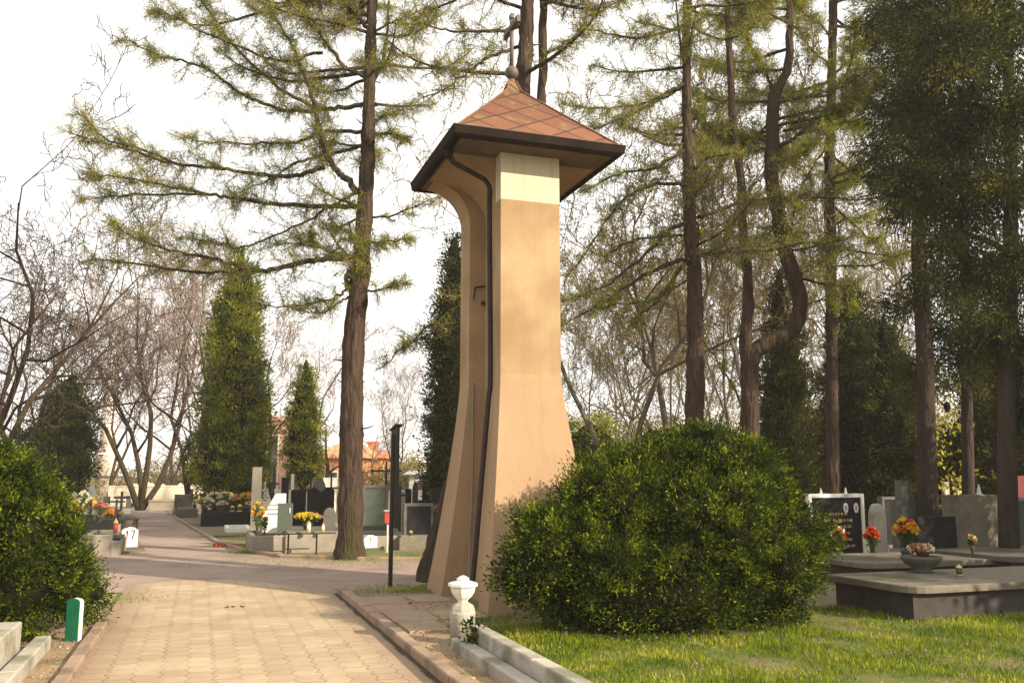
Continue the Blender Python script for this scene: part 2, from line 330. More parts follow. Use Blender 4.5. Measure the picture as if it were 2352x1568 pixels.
class MB:
    def __init__(s): s.v = []; s.f = []; s.smooth = False
    def add(s, vs, fs):
        k = len(s.v); s.v += [tuple(float(c) for c in q) for q in vs]; s.f += [tuple(i + k for i in f) for f in fs]; return s
    def hexa(s, p):   # 8 corners: bottom 4 ccw, top 4 ccw
        return s.add(p, [(3, 2, 1, 0), (4, 5, 6, 7), (0, 1, 5, 4), (1, 2, 6, 5), (2, 3, 7, 6), (3, 0, 4, 7)])
    def box(s, u0, u1, v0, v1, z0, z1, ch=0.0):
        if ch:
            c = ch
            a = [uv(u0, v0, z0), uv(u0, v1, z0), uv(u1, v1, z0), uv(u1, v0, z0)]
            b = [uv(u0, v0, z1 - c), uv(u0, v1, z1 - c), uv(u1, v1, z1 - c), uv(u1, v0, z1 - c)]
            d = [uv(u0 + c, v0 + c, z1), uv(u0 + c, v1 - c, z1), uv(u1 - c, v1 - c, z1), uv(u1 - c, v0 + c, z1)]
            return s.add(a + b + d, [(3, 2, 1, 0), (0, 1, 5, 4), (1, 2, 6, 5), (2, 3, 7, 6), (3, 0, 4, 7), (4, 5, 9, 8), (5, 6, 10, 9), (6, 7, 11, 10), (7, 4, 8, 11), (8, 9, 10, 11)])
        return s.hexa([uv(u0, v0, z0), uv(u0, v1, z0), uv(u1, v1, z0), uv(u1, v0, z0), uv(u0, v0, z1), uv(u0, v1, z1), uv(u1, v1, z1), uv(u1, v0, z1)])
    def prism(s, poly, d0, d1, fn):   # poly of (a,b); fn(a,b,d)->point
        n = len(poly)
        vs = [fn(a, b, d0) for a, b in poly] + [fn(a, b, d1) for a, b in poly]
        return s.add(vs, [tuple(range(n)), tuple(range(2 * n - 1, n - 1, -1))] + [(i, i + n, (i + 1) % n + n, (i + 1) % n) for i in range(n)])
    def tube(s, pts, rad, sides=8, cap=True):
        pts = [np.array(p, float) for p in pts]; n = len(pts)
        if not hasattr(rad, '__len__'): rad = [rad] * n
        k = len(s.v); prev = None
        for i, p in enumerate(pts):
            t = pts[min(i + 1, n - 1)] - pts[max(i - 1, 0)]; t = t / (np.linalg.norm(t) + 1e-9)
            if prev is None:
                a = np.cross(t, [0.1, .9, .3]); 
            else: a = prev - t * (prev @ t)
            a = a / (np.linalg.norm(a) + 1e-9); prev = a; b = np.cross(t, a)
            for j in range(sides):
                q = 2 * math.pi * j / sides
                s.v.append(tuple(p + rad[i] * (a * math.cos(q) + b * math.sin(q))))
        for i in range(n - 1):
            for j in range(sides):
                j2 = (j + 1) % sides
                s.f.append((k + i * sides + j, k + i * sides + j2, k + (i + 1) * sides + j2, k + (i + 1) * sides + j))
        if cap:
            s.f.append(tuple(k + j for j in range(sides))[::-1]); s.f.append(tuple(k + (n - 1) * sides + j for j in range(sides)))
        return s
    def lathe(s, c, prof, sides=16, rot=0.0, sc_=(1, 1)):
        k = len(s.v); c = np.array(c, float)
        for r, z in prof:
            for j in range(sides):
                q = 2 * math.pi * (j + rot) / sides
                s.v.append(tuple(c + U * r * sc_[0] * math.sin(q) + V * r * sc_[1] * math.cos(q) + Z * z))
        for i in range(len(prof) - 1):
            for j in range(sides):
                j2 = (j + 1) % sides
                s.f.append((k + i * sides + j, k + i * sides + j2, k + (i + 1) * sides + j2, k + (i + 1) * sides + j))
        s.f.append(tuple(k + j for j in range(sides))[::-1]); s.f.append(tuple(k + (len(prof) - 1) * sides + j for j in range(sides)))
        return s
    def build(s, name, m, parent=None, smooth=False, origin=None):
        me = bpy.data.meshes.new(name); me.from_pydata(s.v, [], s.f); me.update()
        if smooth: me.polygons.foreach_set('use_smooth', [True] * len(me.polygons))
        if parent is None and origin is None: origin = (sum(q[0] for q in s.v) / len(s.v), sum(q[1] for q in s.v) / len(s.v), min(q[2] for q in s.v))
        return link(name, me, m, parent, origin)
def quads(name, P, m, parent=None, origin=None):
    """P: (n,4,3) quads, each an island of its own."""
    n = len(P); me = bpy.data.meshes.new(name)
    me.vertices.add(n * 4); me.vertices.foreach_set('co', np.ascontiguousarray(P, dtype=np.float32).reshape(-1))
    me.loops.add(n * 4); me.loops.foreach_set('vertex_index', np.arange(n * 4, dtype=np.int32))
    me.polygons.add(n); me.polygons.foreach_set('loop_start', np.arange(0, n * 4, 4, dtype=np.int32))
    me.update(calc_edges=True); me.validate()
    if parent is None and origin is None: origin = (0, 0, 0)
    return link(name, me, m, parent, origin)
def unit(a): return a / (np.linalg.norm(a, axis=-1, keepdims=True) + 1e-9)
def leafq(P, D, L, Wd):
    """Diamond leaves at P along D, length L, width Wd (arrays)."""
    D = unit(D); S = unit(np.cross(D, rng.normal(size=D.shape)))
    L = np.broadcast_to(L, (len(P),))[:, None]; Wd = np.broadcast_to(Wd, (len(P),))[:, None]
    mid = P + D * L * .45
    return np.stack([P, mid + S * Wd * .5, P + D * L, mid - S * Wd * .5], 1)
def ribbons(A, B, r0, r1):
    """Tapered three-sided twigs from A to B, as three quads each."""
    D = unit(B - A); S = unit(np.cross(D, rng.normal(size=D.shape))); T = np.cross(D, S)
    r0 = np.broadcast_to(r0, (len(A),))[:, None]; r1 = np.broadcast_to(r1, (len(A),))[:, None]
    out = []
    o = [S, -.5 * S + .866 * T, -.5 * S - .866 * T]
    for i in range(3):
        a, b = o[i], o[(i + 1) % 3]
        out.append(np.stack([A + a * r0, A + b * r0, B + b * r1, B + a * r1], 1))
    return np.concatenate(out)

def smooth_path(pts, n=6):
    pts = [np.array(p, float) for p in pts]
    if len(pts) < 3: 
        return [pts[0] * (1 - t) + pts[-1] * t for t in np.linspace(0, 1, n + 1)]
    q = [2 * pts[0] - pts[1]] + pts + [2 * pts[-1] - pts[-2]]; out = []
    for i in range(1, len(q) - 2):
        for t in np.linspace(0, 1, n, endpoint=False):
            a, b, c, d = q[i - 1], q[i], q[i + 1], q[i + 2]
            out.append(.5 * ((2 * b) + (-a + c) * t + (2 * a - 5 * b + 4 * c - d) * t * t + (-a + 3 * b - 3 * c + d) * t ** 3))
    out.append(pts[-1]); return out

# ------------------------------------------------------------------ foliage
def clumps(blobs, per_m2, leaves, rc, ll, lw, up=.35, droop=0.0, inner=.25, noise_amp=.18, flat=.7):
    """Leaf clumps spread over (and a little inside) a union of ellipsoids. blobs: (centre, (rx,ry,rz))."""
    cs = [(np.array(c, float), np.array(r if hasattr(r, '__len__') else (r, r, r), float)) for c, r in blobs]
    allp = []; alln = []
    for i, (c, r) in enumerate(cs):
        area = 4 * math.pi * ((r[0] * r[1]) ** 1.6 / 3 + (r[0] * r[2]) ** 1.6 / 3 + (r[1] * r[2]) ** 1.6 / 3) ** (1 / 1.6)
        n = max(3, int(area * per_m2)); d = unit(rng.normal(size=(n, 3)))
        k = 1 - np.abs(rng.normal(size=(n, 1))) * inner
        k *= 1 + noise_amp * np.sin(d[:, :1] * 7 + i * 2.1 + 3 * d[:, 2:3]) * np.cos(d[:, 1:2] * 6 + i)
        p = c + d * r * k; ok = np.ones(n, bool)
        for j, (c2, r2) in enumerate(cs):
            if j != i: ok &= (((p - c2) / (r2 * .75)) ** 2).sum(1) > 1
        allp.append(p[ok]); alln.append(unit(d / r)[ok])
    p = np.concatenate(allp); nn = np.concatenate(alln)
    keep = p[:, 2] > .03; p = p[keep]; nn = nn[keep]
    m = leaves; rr = rc * rng.uniform(.6, 1.4, size=(len(p), 1, 1))
    off = rng.normal(size=(len(p), m, 3)) * rr * .55; off[..., 2] *= flat
    P = p[:, None] + off + nn[:, None] * rr * .2
    D = nn[:, None] * .7 + off / (rr + 1e-6) * .5 + rng.normal(size=(len(p), m, 3)) * .45 + np.array([0, 0, up - droop])
    P = P.reshape(-1, 3); D = D.reshape(-1, 3); P[:, 2] = np.maximum(P[:, 2], .02)
    s = rng.uniform(.6, 1.35, size=len(P))
    return leafq(P, D, ll * s, lw * s)
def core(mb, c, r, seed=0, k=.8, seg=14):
    """Lumpy solid inner body, mostly near black, that closes a dense shrub."""
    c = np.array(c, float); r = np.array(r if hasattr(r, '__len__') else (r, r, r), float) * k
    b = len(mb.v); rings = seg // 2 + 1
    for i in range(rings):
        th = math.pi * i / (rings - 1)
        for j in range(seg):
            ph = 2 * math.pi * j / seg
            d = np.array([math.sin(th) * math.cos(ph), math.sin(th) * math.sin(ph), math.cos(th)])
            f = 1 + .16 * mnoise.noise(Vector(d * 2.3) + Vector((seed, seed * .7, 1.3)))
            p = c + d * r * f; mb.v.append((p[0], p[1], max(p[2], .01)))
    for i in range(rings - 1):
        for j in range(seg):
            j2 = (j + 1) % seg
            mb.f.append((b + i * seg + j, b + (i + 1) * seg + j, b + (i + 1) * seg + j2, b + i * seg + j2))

def shoot_quads(blobs, n, ll, lw):
    """Young leading shoots standing out of the surface, each a little spray of leaf pairs."""
    idx = rng.integers(0, len(blobs), n); C = np.array([blobs[i][0] for i in idx]); Rr = np.array([np.broadcast_to(blobs[i][1], 3) for i in idx])
    d = unit(rng.normal(size=(n, 3)) + np.array([0, -.2, .3])); P = C + d * Rr * .98
    ok = np.ones(n, bool)
    for i, (c, r) in enumerate(blobs): ok &= ((((P - c) / (np.broadcast_to(r, 3) * .9)) ** 2).sum(1) > 1) | (idx == i)
    P = P[ok]; d = unit(d[ok] + rng.normal(size=P.shape) * .35 + Z * .45); L = rng.uniform(.06, .2, len(P)); out = []
    for k in range(9):
        q = P + d * (L * k / 8)[:, None]
        for _ in range(2): out.append(leafq(q, d * .8 + rng.normal(size=P.shape) * .55, ll * rng.uniform(.6, 1.0, len(P)), lw * .8))
    out.append(ribbons(P - d * .05, P + d * L[:, None], .004, .002))
    return np.concatenate(out)
def bush(name, label, cat, blobs, leaf, base, per=26, leaves=34, rc=.12, ll=.05, lw=.018, group=None, up=.35, trunk=None, k=.8, shoots=0, **kw):
    t = empty(name, base, label, cat, group)
    mb = MB()
    for i, (c, r) in enumerate(blobs): core(mb, c, r, i, k)
    mb.build('inner_body', M['core'] if leaf != 'far_leaf' else M['twig_far'], t, True)
    quads('foliage', clumps(blobs, per, leaves, rc, ll, lw, up, **kw), M[leaf], t)
    if shoots:
        quads('shoots', shoot_quads(blobs, shoots, ll, lw), M[leaf], t)
    if trunk:
        tb = MB(); tb.tube([np.array(base), np.array(base) + Z * trunk[1] * .5 + V * .03, np.array(base) + Z * trunk[1]], [trunk[0] * 1.25, trunk[0], trunk[0] * .7], 10)
        tb.build('trunk', M['bark_dark'], t, True)
    return t
def column_tree(name, label, x, ytop, ybase, Y, wpx, leaf='thuja_leaf', shape=None, group=None, per=16, leaves=30, ll=.075, lw=.03, rc=.17, cat='conifer', seed=0, zb=.4, inner=.2, k=.8):
    """Columnar conifer: a stack of overlapping ellipsoids. shape: list of (height fraction, width fraction)."""
    b = at(x, 1100, Y); b[2] = 0; top = at(x, ytop, Y)[2]; wid = wpx / F * Y / 2 * 1.02
    shape = shape or [(.06, .8), (.2, 1), (.4, .98), (.58, .86), (.74, .66), (.87, .42), (.95, .2)]
    rr = np.random.default_rng(seed + 5); bl = []
    for f, g in shape:
        z = zb + (top - zb) * f; h = (top - zb) * .15
        c = b + np.array([rr.normal() * wid * .07, rr.normal() * wid * .07, z])
        bl.append((c, (wid * g, wid * g, h)))
    t = bush(name, label, cat, bl, leaf, b, per, leaves, rc, ll, lw, group, up=.7, trunk=(wid * .12 + .05, zb + 1.0), inner=inner, k=k)
    return t

# ------------------------------------------------------------------ larches
def limb_pts(seq, Y, dY0=0.0, dY1=0.0):
    n = len(seq); return [at(x, y, Y + dY0 + (dY1 - dY0) * i / max(n - 1, 1)) for i, (x, y) in enumerate(seq)]
def sprays(path, dens, size, green, tw=.0034):
    """Side shoots, hanging twigs and needle tufts along a limb. Returns twig quads and needle quads."""
    path = np.array(path); seg = np.diff(path, axis=0); ln = np.linalg.norm(seg, axis=1); tot = ln.sum(); cum = np.concatenate([[0], np.cumsum(ln)])
    n = max(6, int(tot * dens)); s = np.sort(rng.uniform(.12, 1, n)) * tot
    i = np.clip(np.searchsorted(cum, s) - 1, 0, len(seg) - 1); f = ((s - cum[i]) / ln[i])[:, None]
    P = path[i] + seg[i] * f; T = unit(seg[i])
    side = unit(np.cross(T, Z)) * rng.choice([-1, 1], size=(n, 1))
    D = unit(T * .55 + side * rng.uniform(.25, 1.0, (n, 1)) + Z * rng.normal(.12, .35, (n, 1)) + rng.normal(size=(n, 3)) * .22)
    L = size * rng.uniform(.35, 1.1, n) * (1.15 - .6 * s / tot)
    K = 4; A = P.copy(); d = D.copy(); tq = []; nodes = []; dirs = []
    for k in range(K):
        d = unit(d + np.array([0, 0, -.10 + .05 * k]) + rng.normal(size=(n, 3)) * .16)
        B = A + d * (L / K)[:, None]
        tq.append(ribbons(A, B, .0075 - .0013 * k, .0062 - .0013 * k))
        for q in (.2, .6, .95):
            nodes.append(A * (1 - q) + B * q); dirs.append(d.copy())
        A = B
    N = np.concatenate(nodes); DD = np.concatenate(dirs)
    m = 3
    N2 = np.repeat(N, m, 0); D2 = unit(np.repeat(DD, m, 0) * .35 + rng.normal(size=N2.shape) * .75 + np.array([0, 0, -.22]))
    tl = rng.uniform(.06, .34, len(N2)) * (size ** .5)
    E = N2 + D2 * tl[:, None]
    tq.append(ribbons(N2, E, tw, tw * .5))
    g = green; Q = []
    for q in (.3, .65, 1.0):
        Q.append(N2 * (1 - q) + E * q)
    Q = np.concatenate(Q); keep = rng.uniform(size=len(Q)) < g; Q = Q[keep]
    Q = np.repeat(Q, 2, 0)
    Dn = rng.normal(size=Q.shape) + np.array([0, 0, .3])
    nq = leafq(Q, Dn, rng.uniform(.022, .048, len(Q)), .013)
    return np.concatenate(tq), nq
def limb_radius(n, r0, r1=.008): return [r0 * (1 - t) ** .8 + r1 for t in np.linspace(0, 1, n)]
def larch(label, trunk, widths, Y, limbs, group=None, bark='bark', autos=(), green=.5, dens=9, size=.75, name='larch_tree', forks=(), twigs_more=(), flare=1.0):
    """trunk: surveyed polyline; widths in survey units; limbs: (polyline, r0, d0, d1)."""
    base = at(*trunk[0], Y); base[2] = 0
    t = empty(name, base, label, 'tree', group)
    mb = MB()
    pts = [at(x, y, Y) for x, y in trunk]; pts[0] = base - Z * .1
    sp = smooth_path(pts, 16); wr = np.interp(np.linspace(0, 1, len(sp)), np.linspace(0, 1, len(widths)), widths) / F * Y / 2
    wr = [w_ * (1 + .05 * mnoise.noise(Vector((0, Y, i * .8)))) for i, w_ in enumerate(wr)]
    mb.tube(sp, list(wr), 28)
    for fk, fw, d0, d1 in forks:
        fp = smooth_path(limb_pts(fk, Y, d0, d1), 6); fr = np.interp(np.linspace(0, 1, len(fp)), np.linspace(0, 1, len(fw)), fw) / F * Y / 2
        mb.tube(fp, list(fr), 12)
    # knobbly bark surface
    vv = np.array(mb.v); cen = None
    for i in range(len(vv)):
        q = .6 * mnoise.noise(Vector((vv[i][0] * 26, vv[i][1] * 26, vv[i][2] * 5))) + mnoise.noise(Vector((vv[i][0] * 9, vv[i][1] * 9, vv[i][2] * 3)))
        mb.v[i] = tuple(vv[i] + np.array([q, mnoise.noise(Vector((vv[i][1] * 9, vv[i][0] * 9, vv[i][2] * 3 + 5))), 0]) * .035)
    mb.build('trunk', M[bark], t, True)
    lb = MB(); TQ = []; NQ = []
    allp = []
    for l in limbs:
        seq, r0, d0, d1 = l[:4]; sz = l[4] if len(l) > 4 else size; dn = l[5] if len(l) > 5 else dens
        lp = smooth_path(limb_pts(seq, Y, d0, d1), 5)
        lp = [p + rng.normal(size=3) * .015 for p in lp]
        lb.tube(lp, limb_radius(len(lp), r0 * .8), 6); a, b = sprays(lp, dn, sz, green); TQ.append(a); NQ.append(b)
    for z0, z1, num, ln, azr, gr in autos:
        for i in range(num):
            z = rng.uniform(z0, z1); j = int(np.argmin([abs(p[2] - z) for p in sp])); p0 = sp[j]
            az = rng.uniform(*azr); L = ln * rng.uniform(.6, 1.1); d = np.array([math.cos(az), math.sin(az), rng.uniform(-.05, .3)])
            lp = [p0]; 
            for k in range(6):
                d = unit(d + np.array([0, 0, -.10 + .07 * k]) + rng.normal(size=3) * .09); lp.append(lp[-1] + d * L / 6)
            lp = smooth_path(lp, 3); lb.tube(lp, limb_radius(len(lp), .014 + L * .007), 6)
            a, b = sprays(lp, dens, size * .9, gr); TQ.append(a); NQ.append(b)
    for i in range(14):
        j = int(rng.integers(int(len(sp) * .15), int(len(sp) * .75))); a = rng.uniform(0, 6.28); d = np.array([math.cos(a), math.sin(a), rng.uniform(-.1, .4)])
        L = wr[j] + rng.uniform(.05, .28); lb.tube([sp[j], sp[j] + d * L * .7, sp[j] + d * L + Z * .02], [.02, .015, .009], 5)
    lb.build('branches', M[bark], t, True)
    quads('twigs', np.concatenate(TQ), M['twig'], t)
    quads('needles', np.concatenate(NQ), M['larch_needles'], t)
    return t

# ------------------------------------------------------------------ bare trees
def bare_mesh(seed, height, levels=4, spread=.55, kids=(5, 5, 5, 4), r0=.2, clear=.25, forks=1, lean=0.0, thin=.0075, up=.25, gnarl=.18):
    r_ = np.random.default_rng(seed); segs = []
    # iterative growth, all in local coordinates with the foot at the origin
    stack = []
    for k in range(forks):
        a = r_.uniform(0, 2 * math.pi); s = .12 + (.28 if forks > 1 else 0)
        stack.append((np.array([0, 0, -.1]), unit(np.array([math.cos(a) * s + lean, math.sin(a) * s, 1.0])), height * r_.uniform(.75, .95), r0 * (1 if forks == 1 else .7), 0))
    while stack:
        p, d, L, r, lev = stack.pop()
        n = 7 if lev == 0 else (5 if lev == 1 else 4); pts = [p]
        for i in range(n):
            d = unit(d + r_.normal(size=3) * gnarl * (1 + .4 * lev) + np.array([0, 0, up * .3])); pts.append(pts[-1] + d * L / n)
        rr = [max(r * (1 - .85 * i / n), thin) for i in range(n + 1)]
        for i in range(n): segs.append((pts[i], pts[i + 1], rr[i], rr[i + 1], lev))
        if lev + 1 < levels:
            m = kids[lev]
            for k in range(m):
                f = (clear if lev == 0 else .2) + (1 - (clear if lev == 0 else .2)) * (k + r_.uniform(.2, .9)) / m
                f = min(f, .97); i = min(int(f * n), n - 1); g = f * n - i
                q = pts[i] * (1 - g) + pts[i + 1] * g; dd = unit(pts[i + 1] - pts[i])
                a = r_.uniform(0, 2 * math.pi); s = unit(np.cross(dd, np.array([math.cos(a), math.sin(a), .3])))
                nd = unit(dd * r_.uniform(.5, .9) + s * spread * r_.uniform(.8, 1.5) + Z * up)
                stack.append((q, nd, L * r_.uniform(.36, .58) * (1.15 - .45 * f if lev == 0 else 1), max(rr[i] * .6, thin), lev + 1))
    return segs
def segs_to_parts(segs):
    thick = [s for s in segs if s[4] <= 1]; thin = [s for s in segs if s[4] > 1]
    return thick, thin
def bare_tree(name, label, p, seed, height, mat_t='bark_pale', mat_w='twig_far', group=None, rotz=0.0, scale=1.0, tw=1.0, buds=0, **kw):
    t = empty(name, p, label, 'tree', group)
    segs = bare_mesh(seed, height, **kw); thick, thin = segs_to_parts(segs)
    mb = MB(); c, s_ = math.cos(rotz), math.sin(rotz)
    def rt(q): return np.array([q[0] * c - q[1] * s_, q[0] * s_ + q[1] * c, q[2]]) + np.array(p)
    i = 0
    while i < len(thick):
        j = i; pts = [rt(thick[i][0])]; rad = [thick[i][2]]
        while j < len(thick) and thick[j][4] == thick[i][4] and (j == i or np.allclose(thick[j][0], thick[j - 1][1])):
            pts.append(rt(thick[j][1])); rad.append(thick[j][3]); j += 1
        mb.tube(pts, rad, 9 if thick[i][4] == 0 else 6); i = j
    mb.build('trunk', M[mat_t], t, True)
    A = np.array([rt(q[0]) for q in thin]); B = np.array([rt(q[1]) for q in thin])
    quads('crown', ribbons(A, B, np.array([q[2] for q in thin]) * tw, np.array([q[3] for q in thin]) * tw), M[mat_w], t)
    if buds:
        k = rng.integers(0, len(A), int(len(A) * buds)); f = rng.uniform(0, 1, (len(k), 1)); Q = A[k] * (1 - f) + B[k] * f
        quads('young_leaves', leafq(Q, rng.normal(size=Q.shape), rng.uniform(.03, .075, len(Q)), .035), M['spring_leaf'], t)
    return t
def copy_tree(o, loc, rz, scl, label, group=None):
    c = o.copy(); col.objects.link(c); c.location = [float(q) for q in loc]; c.rotation_euler = (0, 0, rz); c.scale = (scl, scl, scl)
    c['label'] = label
    if group: c['group'] = group
    for ch in list(o.children):
        d = ch.copy(); col.objects.link(d); d.parent = c
        for g in ch.children:
            e = g.copy(); col.objects.link(e); e.parent = d
    return c

# =================================================================== GROUND
def sheet(name, poly, z, m, rot=False):
    me = bpy.data.meshes.new(name)
    if rot:
        me.from_pydata([(p[1], p[0], 0) for p in poly], [], [tuple(range(len(poly)))]); me.update(); me.materials.append(m)
        o = bpy.data.objects.new(name, me); col.objects.link(o); o.rotation_euler = (0, 0, ROT); o.location = (0, 0, z)
    else:
        me.from_pydata([(float(p[0]), float(p[1]), z) for p in poly], [], [tuple(range(len(poly)))]); me.update(); me.materials.append(m)
        o = bpy.data.objects.new(name, me); col.objects.link(o)
    return tag(o, kind='structure')
sheet('ground', [(-399, -39), (399, -39), (399, 399), (-399, 399)], 0, M['earth'])
# foreground path, local x = across, y = along; far edge bows over the crossing road
arc = [(14.9, -.95), (15.25, -.3), (15.15, .4), (14.5, 1.0), (13.6, 1.5), (12.75, 1.84)]
sheet('path', [(-8, -.88)] + [(-8, 1.84)] + arc[::-1] + [], .012, M['pavers'], True)
# asphalt: crossing road and the avenue to the far wall
av_r = [(16.9, 6.5), (17.4, 4.2), (17.9, 2.9), (18.9, 1.55), (20.8, .9), (23.1, .47), (30, -.18), (42.6, -1.27), (60, -2.6)]
av_l = [(60, -5.6), (40.7, -2.44), (30, -1.9), (21.5, -1.05), (20.7, -1.9), (20.5, -6.5)]
sheet('road', [(14.5, -18), (14.0, -1.0), (12.3, 1.8), (12.3, 2.1), (12.9, 2.7), (14.6, 4.2), (14.6, 20), (16.9, 20)] + av_r + av_l + [(20.3, -18)], .006, M['asphalt'], True)
sheet('sandy_verge', [(-8, 1.96), (-8, 2.42), (9.0, 2.42), (10.5, 3.4), (12.3, 3.3), (12.75, 2.6), (12.85, 1.96)], .004, M['sand'], True)
sheet('sandy_verge', [(-8, -1.26), (-8, -1.0), (13.8, -1.0), (14.2, -1.9), (10.2, -1.9), (10.0, -1.26)], .004, M['sand'], True)
tf = sheet('lawn', [(-8, 2.6), (-8, 14), (9.3, 14), (9.6, 6), (9.6, 2.9), (8.2, 2.6)], .008, M['turf'], True)

M['dark_brown'] = mat('dark_brown', (.045, .03, .02), (.08, .055, .035), 8, .95, .6, 40)
def kerb_run(name, label, pts, wd, h, m, group=None, dark_strip=False):
    """Kerb stones laid along a surveyed (u, v) line, jointed every metre."""
    t = empty(name, uv(*pts[0]), label, 'kerb', group); mb = MB()
    for (u0, v0), (u1, v1) in zip(pts[:-1], pts[1:]):
        a = uv(u0, v0); b = uv(u1, v1); L = np.linalg.norm(b - a); d = (b - a) / L; s = np.array([-d[1], d[0], 0]); n = max(1, round(L / 1.0))
        for k in range(n):
            p = a + d * (L * k / n + .004); q = a + d * (L * (k + 1) / n - .004); j = random.uniform(-.006, .006); hh = h + random.uniform(-.008, .008)
            c = .012
            P = [p - s * wd / 2, q - s * wd / 2, q + s * wd / 2, p + s * wd / 2]
            P = [x + s * j for x in P]; T = [P[0] + s * c, P[1] + s * c, P[2] - s * c, P[3] - s * c]
            mb.add([x - Z * .05 for x in P] + [x + Z * (hh - c) for x in P] + [x + Z * hh for x in T],
                   [(3, 2, 1, 0), (0, 1, 5, 4), (1, 2, 6, 5), (2, 3, 7, 6), (3, 0, 4, 7), (4, 5, 9, 8), (5, 6, 10, 9), (6, 7, 11, 10), (7, 4, 8, 11), (8, 9, 10, 11)])
    mb.build('kerb_stones', m, t)
    if dark_strip:  # dark brown strip along the left foot of the kerb
        db = MB(); (u0, v0), (u1, v1) = pts[0], pts[-1]; n = 60
        for k in range(n):
            a = u0 + (u1 - u0) * k / n; b = u0 + (u1 - u0) * (k + 1) / n - .001
            w1 = .035 + .03 * mnoise.noise(Vector((a * 2, 0, 0))); db.add([uv(a, v0 - wd / 2 - w1, .016), uv(b, v0 - wd / 2 - w1, .016), uv(b, v0 - wd / 2 - .001, .03), uv(a, v0 - wd / 2 - .001, .03)], [(3, 2, 1, 0)])
        db.build('kerb_foot_strip', M['dark_brown'], t)
    return t
kerb_run('path_kerb', 'long straight raised kerb between the pavers and the sandy strip before the tower', [(-8, 1.91), (12.8, 1.91)], .12, .115, M['kerb'], 'kerbs of the paved path', True)
kerb_run('path_kerb', 'low brown kerb along the paved path by the green post', [(-8, -.94), (10.9, -.94)], .12, .06, M['kerb'], 'kerbs of the paved path')
kerb_run('road_kerb', 'curving earth-stained kerb round the larch and the graves by the avenue', [(a, b + .06) for a, b in av_r[:8]], .11, .07, M['kerb'])
kerb_run('road_kerb', 'low kerb in front of the graves beside the stone marked 17', [(21.0, -1.35), (20.75, -2.2), (20.6, -6.5)], .11, .06, M['kerb'])
# square flagstones sunk in the sandy strip
ft = empty('flagstones', uv(11, 2.4), 'row of worn square flagstones sunk in sand beside the kerb', 'paving')
for (a, b, c, d) in [(11.55, 12.25, 2.05, 2.6), (10.85, 11.5, 2.08, 2.55), (10.1, 10.8, 2.1, 2.62), (10.15, 10.8, 2.66, 3.2), (11.6, 12.2, 2.7, 3.15), (9.4, 10.05, 2.12, 2.55)]:
    MB().box(a, b, c, d, -.02, .022 + random.uniform(0, .008), .006).build('flagstone', M['flag'], ft)

def border(label, u0, u1, v0, v1, h, grp):
    t = empty('stone_border', uv(u1, v0), label, 'border', grp); mb = MB()
    L = u1 - u0; n = max(1, int(L / 1.6))
    for k in range(n): mb.box(u0 + L * k / n + .003, u0 + L * (k + 1) / n - .003, v0, v1, -.02, h, .012)
    mb.build('coping', M['stone_pale'], t); return t
border('lower pale stone border beside the sandy strip, starting at the carved post', -7, 8.45, 2.30, 2.435, .11, 'stepped stone borders')
border('upper pale stone border retaining the bright lawn', -7, 8.4, 2.46, 2.595, .225, 'stepped stone borders')
border('low flat stone border in the bottom corner, nearest the green post', -7, 9.75, -1.40, -1.26, .12, 'stepped stone borders at the corner')
border('taller stone border against the rounded hedge in the corner', -7, 9.25, -1.62, -1.44, .33, 'stepped stone borders at the corner')
border('thin stone edging between the tower foot and the big bush', 9.58, 9.68, 3.75, 5.2, .1, None)

# carved end post
def end_post():
    c = on(1062, 1478); t = empty('stone_post', c, 'carved pale stone post with an urn top at the end of the border', 'post')
    def sp_(pr, k=.84): return [(r * .87, z * k) for r, z in pr]
    MB().lathe(c, sp_([(.135, -.02), (.14, .30), (.145, .34), (.14, .37)]), 24).build('shaft', M['stone_pale'], t, True)
    MB().lathe(c, sp_([(.14, .37), (.135, .40), (.115, .44), (.07, .465), (.055, .475)]), 8, .5).build('shoulder', M['stone_pale'], t)
    ur = MB().lathe(c, sp_([(.055, .475), (.06, .49), (.10, .53), (.13, .58), (.142, .635)]), 8, .5).build('urn_bowl', M['white_stone'], t)
    MB().lathe(c, sp_([(.15, .637), (.168, .655), (.165, .685), (.12, .70), (.07, .712)]), 8, .5).build('urn_lid', M['white_stone'], t)
    MB().lathe(c, sp_([(.07, .712), (.075, .735), (.045, .755), (.02, .768)]), 6).build('knob', M['white_stone'], t)
end_post()
# weed growing against the post
c = uv(8.15, 2.44, 0)
P = np.repeat([c], 260, 0) + rng.normal(size=(260, 3)) * np.array([.05, .05, .0]); P[:, 2] = rng.uniform(0, .3, 260)
q = quads('weed', leafq(P, rng.normal(size=P.shape) * .6 + Z * .5, .06, .022), M['yew_leaf'], None, c)
tag(q, 'small green weed growing against the foot of the carved post', 'plant')

